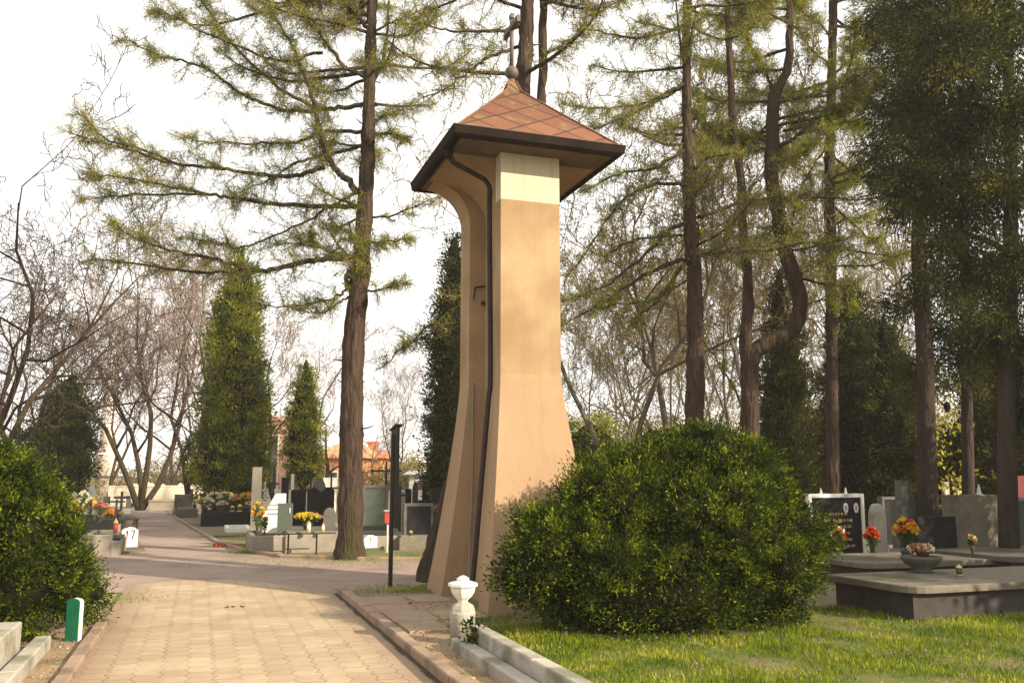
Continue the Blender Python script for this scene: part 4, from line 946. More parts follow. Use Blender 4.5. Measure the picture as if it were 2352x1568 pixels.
t4 = bt('bare_tree', 'slender bare tree just left of the tall olive conifer', gp(440, 40), 9, 11.5, 'bark', 'twig_far', BG, 0, levels=5, kids=(7, 6, 5, 4), r0=.14, clear=.3, forks=2, spread=.4, thin=.011, up=.4)
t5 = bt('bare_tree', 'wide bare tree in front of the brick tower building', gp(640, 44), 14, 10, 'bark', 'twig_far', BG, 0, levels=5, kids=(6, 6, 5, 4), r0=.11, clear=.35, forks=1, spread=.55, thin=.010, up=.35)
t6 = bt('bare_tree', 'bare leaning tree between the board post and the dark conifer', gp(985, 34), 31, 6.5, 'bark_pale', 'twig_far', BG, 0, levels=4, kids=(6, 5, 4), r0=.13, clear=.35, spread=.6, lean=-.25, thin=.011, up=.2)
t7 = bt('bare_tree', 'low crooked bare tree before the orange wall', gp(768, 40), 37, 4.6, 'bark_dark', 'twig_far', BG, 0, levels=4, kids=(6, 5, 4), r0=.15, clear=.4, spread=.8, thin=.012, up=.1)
RG = 'bare trees of the right background'
t8 = bt('bare_tree', 'pale double-stemmed bare tree leaning left, right beside the tower', gp(1432, 26), 41, 13.0, 'bark_pale', 'twig', RG, 0, levels=5, kids=(7, 6, 5, 5), r0=.15, clear=.35, forks=2, spread=.5, lean=-.16, thin=.009, up=.3, buds=1.6)
t9 = bt('bare_tree', 'pale bare tree with forked limbs behind the straight larch', gp(1556, 28), 43, 13.0, 'bark_pale', 'twig', RG, 0, levels=5, kids=(8, 6, 5, 5), r0=.15, clear=.4, spread=.6, thin=.009, up=.25, buds=1.6)
t10 = bt('bare_tree', 'thin many-branched bare tree right of the straight larch', gp(1655, 34), 47, 13.5, 'bark_pale', 'twig', RG, 0, levels=5, kids=(7, 6, 6, 5), r0=.12, clear=.3, forks=2, spread=.5, thin=.009, up=.35, buds=1.6)
t11 = bt('bare_tree', 'pale forked bare tree seen between the crooked and the slim larch', gp(1805, 30), 53, 14.0, 'bark_pale', 'twig', RG, 0, levels=5, kids=(7, 6, 6, 5), r0=.15, clear=.45, forks=2, spread=.5, thin=.009, up=.3, buds=1.6)
for (src, x, Y, rz, s, lbl) in [(t9, 1390, 38, 2.0, .85, 'slender bare tree hazy behind the double-stemmed one'), (t10, 1490, 44, 1.2, 1.0, 'bare tree with upswept twigs left of the straight larch, far behind'), (t8, 1620, 46, 2.6, .95, 'far bare tree peeping between straight larch and crooked larch'),
        (t10, 1330, 46, .5, .85, 'far bare tree close to the tower edge'), (t9, 1740, 46, 3.6, 1.05, 'far bare tree behind the crooked larch'), (t11, 1980, 34, 2.2, .95, 'bare tree with arching limbs behind the slim larch'), (t9, 2080, 38, 4.4, 1.0, 'bare tree seen through the gap under the evergreens'),
        (t10, 1870, 50, 2.9, 1.0, 'far bare tree behind the narrow black-green conifer'), (t11, 1560, 56, 5.0, 1.05, 'faint tall bare tree in the far wood behind the straight larch'), (t8, 2240, 44, 1.0, 1.0, 'far bare tree behind the evergreens at the right'),(t10, 1430, 58, 3.3, 1.1, 'faint bare tree in the far wood near the tower')]:
    copy_tree(src, gp(x, Y), rz, s, lbl, 'far bare trees of the right background')
for (src, x, Y, rz, s, lbl) in [(t4, 250, 60, 1.0, 1.15, 'faint bare tree beside the pale far church tower'), (t4, 385, 62, 2.6, 1.1, 'faint thin bare tree at the middle of the far wall'), (t5, 650, 58, 1.5, 1.25, 'faint bare tree rising above the brick tower building'),
        (t6, 850, 60, 2.5, 1.0, 'small faint bare tree by the orange house chimney'), (t4, 925, 56, 3.9, .7, 'small faint bare tree behind the board post')]:
    copy_tree(src, gp(x, Y), rz, s, lbl, 'far bare trees of the left background')
# far hedges and thickets
FG = 'far olive thickets along the horizon'
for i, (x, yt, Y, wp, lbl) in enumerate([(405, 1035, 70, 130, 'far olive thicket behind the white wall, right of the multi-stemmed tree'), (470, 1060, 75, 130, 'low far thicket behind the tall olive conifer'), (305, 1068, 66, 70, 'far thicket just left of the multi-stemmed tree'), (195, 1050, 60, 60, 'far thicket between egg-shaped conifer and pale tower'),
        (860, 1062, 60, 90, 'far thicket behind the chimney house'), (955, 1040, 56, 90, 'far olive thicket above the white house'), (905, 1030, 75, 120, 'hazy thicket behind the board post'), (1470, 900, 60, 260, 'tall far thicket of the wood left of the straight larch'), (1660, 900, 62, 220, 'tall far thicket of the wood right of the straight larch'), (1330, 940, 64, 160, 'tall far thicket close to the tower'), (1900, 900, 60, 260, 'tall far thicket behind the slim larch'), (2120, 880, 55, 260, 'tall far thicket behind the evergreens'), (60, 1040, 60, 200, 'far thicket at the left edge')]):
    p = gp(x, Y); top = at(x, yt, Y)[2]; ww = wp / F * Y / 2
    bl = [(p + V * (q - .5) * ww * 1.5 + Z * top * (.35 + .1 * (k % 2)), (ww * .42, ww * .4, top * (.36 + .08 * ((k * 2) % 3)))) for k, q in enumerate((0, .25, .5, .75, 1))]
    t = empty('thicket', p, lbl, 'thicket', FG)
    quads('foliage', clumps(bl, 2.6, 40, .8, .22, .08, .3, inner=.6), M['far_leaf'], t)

# =================================================================== GRAVES
def stone_uv(x0, x1, Y):
    c = at((x0 + x1) / 2, 1150, Y); u, v = touv(c); return u, v, (x1 - x0) / F * Y / 2
def headstone(name, label, x0, x1, yt, Y, m, zb=0.0, th=.1, shape='rect', group=None, cat='headstone', frame=None, plate=None, lines=0, ovals=(), base=None):
    u, v, hw = stone_uv(x0, x1, Y); zt = at((x0 + x1) / 2, yt, Y)[2]; zt = max(zt, zb + .2); h = zt - zb
    t = empty(name, uv(u, v, 0), label, cat, group)
    P = {'rect': [(-1, 0), (1, 0), (1, 1), (-1, 1)], 'arch': [(-1, 0), (1, 0)] + [(math.cos(q), .72 + .28 * math.sin(q)) for q in np.linspace(0, math.pi, 11)], 'gable': [(-1, 0), (1, 0), (1, .86), (0, 1), (-1, .86)],
         'chamfer': [(-1, 0), (1, 0), (1, .88), (.55, .98), (-.15, 1), (-.8, .9), (-1, .84)], 'slant': [(-1, 0), (1, 0), (1, 1), (.1, 1), (-1, .45)], 'wave': [(-1, 0), (1, 0), (1, .9), (.5, .96), (0, .85), (-.5, .96), (-1, .9)], 'step': [(-1, 0), (1, 0), (1, .7), (.45, .7), (.45, 1), (-.45, 1), (-.45, .7), (-1, .7)]}[shape]
    fn = lambda a, b, d: uv(u + d, v + a * hw, zb + b * h)
    s = MB().prism(P, 0, th, fn).build('slab', M[m], t)
    pz = zb
    if zb > 0.01: pz = zb
    MB().box(u - .06, u + th + .06, v - hw - .05, v + hw + .05, -.02, max(zb, .06) + .04, .01).build('plinth', M[base or 'concrete'], t)
    if frame:
        w_ = .06 * max(1, hw)
        f = MB(); f.box(u - .03, u + th + .03, v - hw - w_, v + hw + w_, zt, zt + w_ * 1.1); f.box(u - .03, u + th + .03, v + hw, v + hw + w_, zb, zt - .001); f.box(u - .03, u + th + .03, v - hw - w_, v - hw, zb, zt - .001)
        f.build('frame', M[frame], t)
    if plate:
        MB().prism([(-.75, .12), (.75, .12), (.75, .8), (-.75, .8)], -.015, 0, fn).build('plate', M[plate], t)
    if lines:
        l = MB()
        for k in range(lines):
            zc = .72 - k * .11; x = -.7 if k % 3 else -.45
            while x < (.6 if k % 3 else .45):
                ww = random.uniform(.05, .16); l.prism([(x, zc - .02), (x + ww, zc - .02), (x + ww, zc + .02), (x, zc + .02)], -.004, -.001 if not plate else -.016, fn) if not plate else l.prism([(x, zc - .02), (x + ww, zc - .02), (x + ww, zc + .02), (x, zc + .02)], -.02, -.0155, fn); x += ww + .05
        l.build('inscription', M['gold' if m == 'black_granite' else 'grey_stone'], t)
    for a, b in ovals:
        cc = [(a + .09 * math.cos(q) * min(1, .55 / hw), b + .085 * math.sin(q)) for q in np.linspace(0, 2 * math.pi, 15)[:-1]]
        o = MB().prism(cc, -.016, -.001, fn).build('portrait_oval', M['porcelain'], t)
        cc = [(a + .055 * math.cos(q) * min(1, .55 / hw), b + .055 * math.sin(q)) for q in np.linspace(0, 2 * math.pi, 15)[:-1]]
        MB().prism(cc, -.019, -.0165, fn).build('portrait', M['photo_tone'], o)
    return t
def cross(label, x, yt, Y, zb=0.0, arm=.32, armf=.68, m='black_paint', th=.05, group='standing grave crosses'):
    c = at(x, 1150, Y); u, v = touv(c); zt = at(x, yt, Y)[2]; t = empty('grave_cross', uv(u, v, 0), label, 'cross', group)
    MB().box(u, u + th, v - th / 2, v + th / 2, -.05, zt).build('upright', M[m], t)
    za = zb + (zt - zb) * armf
    MB().box(u + .004, u + th - .004, v - arm, v - th / 2 - .0005, za - th / 2, za + th / 2).build('arm', M[m], t)
    MB().box(u + .004, u + th - .004, v + th / 2 + .0005, v + arm, za - th / 2, za + th / 2).build('arm', M[m], t)
    MB().box(u - .08, u + th + .08, v - .14, v + .14, -.02, max(zb, .1)).build('foot_block', M['concrete'], t)
    return t
def grave(label, x0, x1, yb, L, h, m, m2=None, inset=.1, group=None, lip=.05):
    """Kerbed grave bed or tomb slab; front bottom edge surveyed on the ground."""
    a = on((x0 + x1) / 2, yb); u, v = touv(a); hw = (x1 - x0) / F * a[1] / 2; t = empty('grave_bed', uv(u, v, 0), label, 'grave', group)
    b = MB(); w_ = .12
    b.box(u, u + w_, v - hw, v + hw, -.02, h, .01); b.box(u + L - w_, u + L, v - hw, v + hw, -.02, h, .01)
    b.box(u + w_ + .001, u + L - w_ - .001, v - hw, v - hw + w_, -.02, h - .002, .01); b.box(u + w_ + .001, u + L - w_ - .001, v + hw - w_, v + hw, -.02, h - .002, .01)
    b.build('grave_kerb', M[m], t)
    if m2 in ('soil', 'earth'): MB().box(u + w_, u + L - w_, v - hw + w_, v + hw - w_, -.02, h - .07).build('soil_bed', M[m2], t)
    else: MB().box(u + .04, u + L - .04, v - hw + .04, v + hw - .04, h + .001, h + lip, .012).build('cover_slab', M[m2 or m], t)
    return t
def bouquet(label, x, yt, yb, wpx, petals, zs=None, Y=None, pot='pot', group='flower arrangements on the graves', n=26, name='flower_bouquet', leaves=True):
    """Pot, stems and separate blooms; stands on the level zs at the surveyed foot, or at distance Y."""
    if Y is None: base = on(x, yb, zs)
    else: base = at(x, yb, Y); 
    if zs is not None and Y is not None: base[2] = zs
    Yd = base[1]; top = at(x, yt, Yd)[2]; h = max(.12, top - base[2]); r = wpx / F * Yd / 2
    t = empty(name, base, label, 'flowers', group)
    ph = min(.14, h * .4); pr = min(r * .5, .11)
    MB().lathe(base, [(pr * .7, 0), (pr * .95, ph * .8), (pr * 1.05, ph * .85), (pr * 1.05, ph), (pr * .9, ph)], 12).build('pot', M[pot], t, True)
    c = base + Z * (ph + (h - ph) * .55); q = []; 
    hz = (h - ph) * .5
    d = unit(rng.normal(size=(n, 3))); d[:, 2] = np.abs(d[:, 2]) * .9 - .15
    B = c + d * np.array([r, r * .8, hz]) * .85
    for i, b in enumerate(B):
        k = 14; P = b + rng.normal(size=(k, 3)) * .008; D = rng.normal(size=(k, 3)) + d[i] * .9
        q.append(leafq(P, D, rng.uniform(.035, .06), .035))
    mats = petals if isinstance(petals, (list, tuple)) else [petals]
    for j, pm in enumerate(mats):
        sub = [q[i] for i in range(len(q)) if i % len(mats) == j]
        quads('blooms', np.concatenate(sub), M[pm], t)
    A = np.repeat([base + Z * ph * .8], n, 0) + rng.normal(size=(n, 3)) * .012
    st = [ribbons(A, B, .004, .003)]
    m_ = 150; P = c + unit(rng.normal(size=(m_, 3))) * np.array([r, r * .8, hz]) * rng.uniform(.2, .85, (m_, 1)) - Z * hz * .15; P[:, 2] = np.maximum(P[:, 2], base[2] + ph * .6)
    st.append(leafq(P, rng.normal(size=(m_, 3)) + Z * .3, .07, .025))
    quads('leaves', np.concatenate(st), M['stem_green'], t)
    return t
def lantern(label, x, yt, yb, Y, zs, glass='red_paint', w=.05, group='grave lanterns'):
    b = at(x, yb, Y); b[2] = zs; h = max(.14, at(x, yt, Y)[2] - zs); t = empty('grave_lantern', b, label, 'lantern', group)
    MB().lathe(b, [(w * .8, 0), (w, .01), (w, h * .15), (w * .8, h * .18)], 10).build('base', M['gold'], t)
    MB().lathe(b, [(w * .75, h * .18), (w * .95, h * .35), (w * .8, h * .72)], 10).build('glass', M[glass], t, True)
    MB().lathe(b, [(w, h * .72), (w * .9, h * .8), (w * .3, h * .95), (w * .1, h)], 10).build('lid', M['gold'], t)
    return t

# ---- digits for the field markers
def strokes(mb, segs, u, v, z, s, w_, m):
    for (a0, b0), (a1, b1) in segs:
        L = math.hypot(a1 - a0, b1 - b0); nx, nz = -(b1 - b0) / L * w_ / 2, (a1 - a0) / L * w_ / 2
        P = [(a0 + nx, b0 + nz), (a1 + nx, b1 + nz), (a1 - nx, b1 - nz), (a0 - nx, b0 - nz)]
        mb.prism(P, -.004, -.0005, lambda a, b, d: uv(u + d, v + a * s, z + b * s))
def marker(label, x0, x1, yt, yb, digits, yaw=0):
    a = on((x0 + x1) / 2, yb); u, v = touv(a); hw = (x1 - x0) / F * a[1] / 2; zt = at(x0, yt, a[1])[2]; t = empty('field_marker', uv(u, v, 0), label, 'marker', 'white numbered field markers')
    P = [(-hw, .06), (hw, .06), (hw, zt * .86), (hw * .5, zt * .97), (-hw * .1, zt), (-hw * .75, zt * .93), (-hw, zt * .87)]
    MB().prism(P, 0, .09, lambda a_, b_, d: uv(u + d, v + a_, b_)).build('marker_slab', M['white_stone'], t)
    MB().box(u - .04, u + .13, v - hw - .03, v + hw + .03, -.02, .06).build('footing', M['grey_stone'], t)
    mb = MB(); s = zt * .38
    for k, ch in enumerate(digits):
        off = (k - (len(digits) - 1) / 2) * s * .55
        sg = {'1': [((-.12, .72), (.02, 1)), ((.02, 1), (-.04, 0))], '7': [((-.2, .97), (.24, 1)), ((.24, 1), (.0, 0))]}[ch]
        mb2 = [((p[0][0] + off / s, p[0][1]), (p[1][0] + off / s, p[1][1])) for p in sg]
        strokes(mb, mb2, u, v, zt * .47, s, .12, None)
    mb.build('number', M['black_paint'], t); return t
marker('white field marker stone with the number 17', 279, 313, 1210, 1262, '17')
marker('white field marker with the number 1, half behind the larch trunk', 834, 866, 1228, 1264, '1')

# ---- board post, green panel, lantern box
def sign_things():
    b = on(897, 1348); u, v = touv(b); t = empty('board_post', b, 'thin dark post carrying a weathered notice board seen edge-on', 'sign')
    zt = at(905, 978, b[1])[2]
    MB().box(u, u + .055, v - .028, v + .028, -.1, zt - .12).build('post', M['black_paint'], t)
    bd = MB(); fn = lambda a, z, d: uv(u + a, v + .03 + d, z)
    zl = at(905, 1212, b[1])[2]
    bd.prism([(-.10, zl), (.32, zl + .02), (.32, zt - .06), (-.10, zt)], 0, .045, fn); bd.build('board', M['board'], t)
    MB().prism([(-.13, zt + .001), (.35, zt - .058), (.35, zt - .035), (-.13, zt + .026)], -.03, .08, fn).build('board_cap', M['board'], t)
    b = on(178, 1474); t = empty('field_marker', b, 'green-faced field marker stone with a white edge in front of the hedge', 'marker')
    E_ = np.array([.958, -.287, 0]); N_ = np.array([-.287, -.958, 0]); zt = .45
    fn = lambda a, z, d: b + E_ * a - N_ * d + Z * z
    pr = [(-.155, -.02), (0, -.02), (0, .385), (-.02, .405), (-.078, .415), (-.135, .405), (-.155, .385)]
    MB().prism(pr, .004, .05, fn).build('marker_slab', M['white_paint'], t)
    MB().prism([(a * .97 - .003, z) for a, z in pr], -.006, .003, fn).build('green_face', M['green_sign'], t)
sign_things()

# ---- grave plots, middle block
MG = 'concrete grave plots of the middle block'
grave('concrete grave plot at the avenue corner, curved pale end wall', 578, 655, 1270, 2.2, .36, 'concrete', 'soil', group=MG)
grave('concrete grave plot behind the dark rail, left of the larch', 658, 775, 1268, 2.4, .38, 'concrete', 'terrazzo', group=MG)
grave('wide low grave plot right of the larch trunk', 838, 912, 1262, 2.4, .30, 'concrete', 'soil', group=MG)
grave('low grave plot beside the tree foot near the tower', 918, 1010, 1262, 2.4, .26, 'terrazzo', 'terrazzo', group=MG)
def rail():
    b = on(600, 1274); u, v = touv(b); t = empty('rail', b, 'thin dark rail on slim posts in front of the concrete plot', 'railing'); u -= .25
    v1 = touv(on(770, 1272))[1]
    for x in (658, 725):
        vv_ = touv(on(x, 1272))[1]; MB().tube([uv(u, vv_, -.05), uv(u, vv_, .42)], .02, 8).build('post', M['black_paint'], t)
    MB().tube([uv(u, touv(on(600, 1272))[1], .43), uv(u, v1, .43)], .012, 6).build('bar', M['black_paint'], t)
rail()
headstone('headstone', 'pale slanted headstone left of the green plaque', 606, 656, 1133, 21, 'white_stone', .3, shape='slant', lines=3)
headstone('headstone', 'small green-grey headstone with a white oval portrait in front of the slanted one', 640, 673, 1155, 20.3, 'green_granite', .3, ovals=[(.6, .78)])
headstone('headstone', 'black headstone behind the yellow bouquet', 669, 701, 1124, 24, 'black_granite', .3)
headstone('headstone', 'wide black headstone just left of the larch trunk', 707, 767, 1114, 23, 'black_granite', .3, shape='wave')
headstone('headstone', 'small grey headstone between black ones, close to the larch', 745, 772, 1165, 21.5, 'grey_stone', .3, shape='arch')
headstone('headstone', 'large grey-green headstone right of the larch trunk', 838, 886, 1120, 21.5, 'green_granite', .32, frame='grey_stone')
headstone('headstone', 'black headstone in a thin pale frame near the tower', 934, 990, 1162, 20.8, 'black_granite', .22, frame='grey_stone')
headstone('headstone', 'dark stepped headstone behind the framed black one', 962, 995, 1122, 24, 'black_granite', .3, shape='step')
headstone('headstone', 'narrow black headstone left of the small grey pillar', 931, 945, 1122, 24.5, 'black_granite', .3)
headstone('headstone', 'small grey pillar stone behind the framed black headstone', 948, 960, 1105, 25, 'grey_stone', .3, shape='chamfer')
headstone('headstone', 'pale tall headstone slab behind the black cross', 908, 931, 1128, 23, 'concrete', .2)
headstone('headstone', 'tall light obelisk beside the orange blooms', 579, 599, 1072, 23.5, 'cream', .2, th=.3, shape='rect')
headstone('headstone', 'white low headstone behind the wide black one', 742, 772, 1096, 30, 'white_stone', .1)
headstone('headstone', 'dark pillar headstone in front of the small olive conifer', 646, 662, 1096, 28, 'black_granite', .1)
headstone('headstone', 'white slender stele under the small olive conifer', 668, 674, 1088, 29, 'white_stone', .1, th=.15)
headstone('headstone', 'dark arched headstone left of the larch foot, farther back', 716, 748, 1098, 29, 'grey_stone', .1, shape='arch')
headstone('headstone', 'maroon headstone beside the tower edge', 992, 1012, 1120, 23, 'black_granite', .3)
cross('thin dark cross in front of the brick tower building', 627, 1070, 27, .3, .16)
cross('thin dark cross before the orange wall, nearer the conifer', 713, 1092, 28, .3, .2)
cross('thin dark cross before the orange wall, nearer the larch', 760, 1086, 28, .3, .22)
cross('black cross between the board post and the black headstones', 919, 1116, 22, .3, .2, .8, th=.055)
cross('wide dark cross whose arms show on both sides of the notice board', 886, 1060, 24, .3, .42, .86, th=.05)
bouquet('big yellow bouquet on the concrete plot left of the larch', 706, 1175, 1216, 72, ['petal_yellow', 'petal_yellow', 'petal_rust'], .43, n=44)
bouquet('orange-yellow blooms before the light obelisk', 592, 1143, 1180, 32, ['petal_orange', 'petal_yellow'], .29, Y=20.4, n=26)
bouquet('little yellow-green bunch on the corner plot wall', 608, 1184, 1206, 18, ['petal_yellow', 'stem_green'], .29, Y=19.6, n=12)
bouquet('yellow flowers beside the tower edge', 1000, 1150, 1185, 24, ['petal_yellow', 'petal_rust'], .31, Y=21.3, n=14)
lantern('white glass candle on the plot next to the yellow bouquet', 709, 1195, 1216, 19.5, .43, 'candle_glass', .05)
lantern('small white glass cup right of the yellow bouquet', 742, 1200, 1217, 19.6, .43, 'candle_glass', .035)
lantern('small dark lantern on the wide plot by the board post', 943, 1225, 1250, 20.0, .31, 'dark_glass', .05)
b = on(889, 1268); t = empty('lantern_box', b, 'red box on a thin white post beside the notice board', 'box'); u, v = touv(b)
MB().tube([b, b + Z * .62], .02, 8).build('post', M['white_paint'], t); MB().box(u - .08, u + .08, v - .08, v + .08, .62, .86, .01).build('box', M['red_paint'], t); MB().box(u - .1, u + .1, v - .1, v + .1, .861, .90, .015).build('lid', M['concrete'], t)

# ---- row on the right of the avenue, farther
AG = 'grave plots along the right of the avenue'
grave('dark granite tomb in front of the yellow flower row', 465, 578, 1208, 2.4, .42, 'black_granite', 'black_granite', group=AG)
grave('pale low grave edge below the dark tomb', 520, 575, 1222, 1.6, .14, 'white_stone', 'soil', group=AG)
grave('grey low grave plot farther up the avenue', 405, 452, 1188, 2.0, .3, 'terrazzo', 'terrazzo', group=AG)
for i, (x, yt, yb, w_, pt, lb, zs, Y) in enumerate([(470, 1140, 1165, 36, ['petal_yellow', 'petal_white'], 'pale yellow bouquet at the avenue end of the flower row', .47, 30.4), (492, 1126, 1150, 34, ['petal_white'], 'white bouquet behind the pale yellow one', .47, 31.5), (518, 1125, 1152, 34, ['petal_white', 'petal_yellow'], 'creamy bouquet in the middle of the flower row', .47, 31.5),
        (545, 1132, 1165, 30, ['petal_yellow', 'petal_pink', 'petal_rust'], 'rust and pink bouquet in the flower row', .47, 30.6), (566, 1127, 1162, 34, ['petal_yellow', 'petal_orange'], 'golden bouquet at the obelisk end of the flower row', .47, 30.6), (510, 1150, 1172, 20, ['petal_pink', 'petal_white'], 'small pink bunch on the dark tomb', .47, 30.1), (575, 1150, 1180, 24, ['petal_rust', 'petal_white', 'petal_yellow'], 'mixed rusty bunch above the pale grave edge', .47, 30.1)]):
    bouquet(lb, x, yt, yb, w_ * 1.3, pt, zs, Y=Y, n=44)
lantern('tall black grave lantern on the dark tomb, nearer the obelisk', 549, 1157, 1205, 30.0, .47, 'dark_glass', .09)
lantern('tall black grave lantern on the dark tomb, nearer the avenue', 532, 1160, 1200, 30.2, .47, 'dark_glass', .085)
headstone('headstone', 'grey headstone block beside the far bend of the avenue', 402, 440, 1135, 38, 'grey_stone', .2, th=.3)
headstone('headstone', 'small black headstone behind the grey block', 424, 442, 1122, 42, 'black_granite', .3)
bouquet('dark round shrub-like bunch right of the grey block', 447, 1130, 1155, 20, ['petal_rust', 'stem_green'], .36, Y=37, n=20)
headstone('headstone', 'pale small headstone with a dark plate on the far wall side', 296, 312, 1110, 52, 'cream', .5, plate='dark_glass')
headstone('headstone', 'pale headstone with a small dark plate, far behind the avenue end', 312, 330, 1112, 52, 'cream', .5, plate='dark_glass')
for i, (x, yt) in enumerate([(338, 1106), (346, 1108), (372, 1110), (412, 1108), (440, 1112)]):
    headstone('headstone', ['slim pale stele, leftmost of five behind the far wall', 'slim pale stele, second of five behind the far wall', 'slim pale stele, middle one of five behind the far wall', 'slim pale stele, fourth of five behind the far wall', 'slim pale stele nearest the olive conifer behind the far wall'][i], x - 5, x + 6, yt, 56, 'wall_white', .3, th=.2, shape='gable', group='slim steles behind the far wall')
cross('small dark cross over the far wall, left of the olive conifer', 427, 1098, 54, .8, .25, .7, th=.08)
# far pale wall
w0, w1 = at(250, 1100, 50), at(520, 1100, 53)
def wall_obj(label, p, q, h, th, m, name='wall', cap=None):
    p = p * np.array([1, 1, 0]); q = q * np.array([1, 1, 0]); d = unit(q - p); s = np.array([-d[1], d[0], 0]) * th / 2
    t = empty(name, p, label, 'wall'); e = lambda z: [p - s + Z * z, q - s + Z * z, q + s + Z * z, p + s + Z * z]
    MB().hexa(e(-.1) + e(h)).build('wall_body', M[m], t)
    s *= 1.3; MB().hexa(e(h + .002) + e(h + .08)).build('coping', M[cap or m], t); return t
wall_obj('long pale cemetery wall closing the end of the avenue', w0, w1, 1.05, .25, 'cream')
wall_obj('lower pale retaining wall in front of the far cemetery wall', at(345, 1100, 44), at(520, 1100, 45), .42, .3, 'concrete')
wall_obj('white cemetery wall behind the middle graves', at(560, 1100, 46), at(1030, 1100, 42), .9, .25, 'wall_white')

# ---- left block
LG = 'grave plots of the left block'
grave('pinkish concrete grave plot left of the stone marked 17', 190, 252, 1276, 2.0, .42, 'concrete', 'soil', group=LG)
grave('short pale grave plot touching the stone marked 17', 255, 276, 1275, 1.8, .30, 'concrete', 'black_granite', group=LG)
grave('long dark polished tomb behind the pink plot', 95, 250, 1234, 2.2, .40, 'black_granite', 'black_granite', group=LG)
grave('grey grave plot behind the dark tomb, half hidden', 235, 300, 1210, 1.8, .25, 'terrazzo', 'soil', group=LG)
t = empty('bench', on(262, 1228), 'low dark bench with a flat seat behind the stone marked 17', 'bench'); u, v = touv(on(262, 1228))
MB().box(u, u + .35, v + .1, v + .62, .40, .45, .01).build('seat', M['black_paint'], t)
for q in (.14, .54): MB().box(u + .05, u + .3, v + q, v + q + .05, -.02, .399).build('leg', M['black_paint'], t)
LF = [(105, 1136, 1165, 36, ['petal_red'], 'red blooms farthest left against the dark conifer', .46, 24.4), (146, 1166, 1192, 50, ['petal_yellow', 'petal_orange', 'petal_yellow'], 'large golden chrysanthemum on the dark tomb', .46, 24.0), (190, 1120, 1175, 26, ['petal_white'], 'tall trailing white flowers', .46, 24.9), (206, 1138, 1175, 32, ['petal_white', 'petal_yellow'], 'creamy white flowers beside the tall trailing ones', .46, 24.3),
      (230, 1148, 1186, 40, ['petal_red', 'petal_pink'], 'red flowers in a dark pot toward the avenue', .46, 24.1), (174, 1158, 1186, 34, ['petal_rust', 'petal_orange'], 'rust-coloured flowers behind the golden chrysanthemum', .46, 24.6), (160, 1130, 1160, 28, ['petal_pink', 'petal_yellow'], 'pink flowers low under the dark conifer', .46, 25.4), (252, 1166, 1186, 26, ['petal_orange'], 'flat orange bunch by the avenue, left block', .19, 26.4),
      (124, 1156, 1190, 30, ['petal_yellow', 'petal_white'], 'pale yellow bunch between the red blooms and the golden chrysanthemum', .46, 24.2), (268, 1160, 1182, 22, ['petal_white', 'petal_pink'], 'small white and pink bunch beside the flat orange one', .19, 26.8)]
for x, yt, yb, w_, pt, lb, zs, Y in LF: bouquet(lb, x, yt, yb, w_, pt, zs, Y=Y, n=30)
headstone('headstone', 'brown arched headstone among the left flowers', 155, 178, 1128, 26, 'terrazzo', .3, shape='arch')
headstone('headstone', 'dark headstone behind the red blooms at the left', 118, 140, 1138, 25, 'black_granite', .3)
headstone('headstone', 'pale arched headstone behind the trailing white flowers', 176, 196, 1104, 30, 'cream', .3, shape='arch')
headstone('headstone', 'grey headstone near the avenue, left side', 238, 252, 1140, 31, 'grey_stone', .2)
headstone('headstone', 'small grey-green headstone at the far left side of the avenue', 290, 300, 1138, 40, 'green_granite', .2)
headstone('headstone', 'white rounded headstone under the egg-shaped conifer', 202, 216, 1112, 34, 'white_stone', .2, shape='arch')
cross('dark cross with a wide arm by the avenue, left block', 268, 1146, 25.5, .3, .22, .9)
cross('grey cross behind the wide-armed one', 279, 1128, 31, .3, .25, .75, 'grey_stone', .08)
lantern('red glass grave light left of the stone marked 17', 266, 1190, 1202, 19.8, .35, 'red_paint', .05)
bouquet('green potted plant at the far end of the avenue', 322, 1144, 1168, 18, ['stem_green', 'petal_yellow'], 0, Y=44, n=20)
bouquet('small dark potted plant beside the far bend', 300, 1150, 1170, 14, ['stem_green'], 0, Y=41, n=14)

# ---- right block
RGr = 'right-hand tombs'
M['tomb_shade_side'] = mat('tomb_shade_side', (.035, .030, .028), (.06, .052, .048), 5, .8, .3, 40)  # darker than the cover slab: shade on the sides is put into this colour
def tomb(label, pn, L, Wd, h, over=.05, m='terrazzo', side='tomb_shade_side'):
    """pn: near corner on the ground (u, v); L along the path direction, Wd to the right."""
    u, v = pn; t = empty('tomb', uv(u, v), label, 'tomb', RGr)
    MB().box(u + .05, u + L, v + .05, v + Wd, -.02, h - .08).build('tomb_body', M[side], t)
    r = .28; n = 6; poly = [(u + L + over, v - over), (u + L + over, v + Wd), (u - over, v + Wd)]
    poly += [(u - over + r - r * math.cos(q) * 1.0, v - over + r - r * math.sin(q)) for q in np.linspace(0, math.pi / 2, n)][::1]
    b = MB(); k = len(poly); vs = [uv(a, c, h - .078) for a, c in poly] + [uv(a, c, h - .012) for a, c in poly]
    cu, cv_ = sum(a for a, c in poly) / k, sum(c for a, c in poly) / k
    vs += [uv(a + (cu - a) * .012, c + (cv_ - c) * .012, h) for a, c in poly]
    fs = [tuple(range(k - 1, -1, -1)), tuple(range(2 * k, 3 * k))] + [(i + o, (i + 1) % k + o, (i + 1) % k + k + o, i + k + o) for o in (0, k) for i in range(k)]
    b.add(vs, fs); b.build('cover_slab', M[m], t); return t
tomb('big grey tomb slab in the right foreground with rounded corner', touv(on(2100, 1432, 0)), 1.35, 3.4, .40)
tomb('flat grey slab just behind the foreground tomb and its planter bowl', touv(on(2000, 1352, 0)), 1.5, 2.9, .36, m='terrazzo')
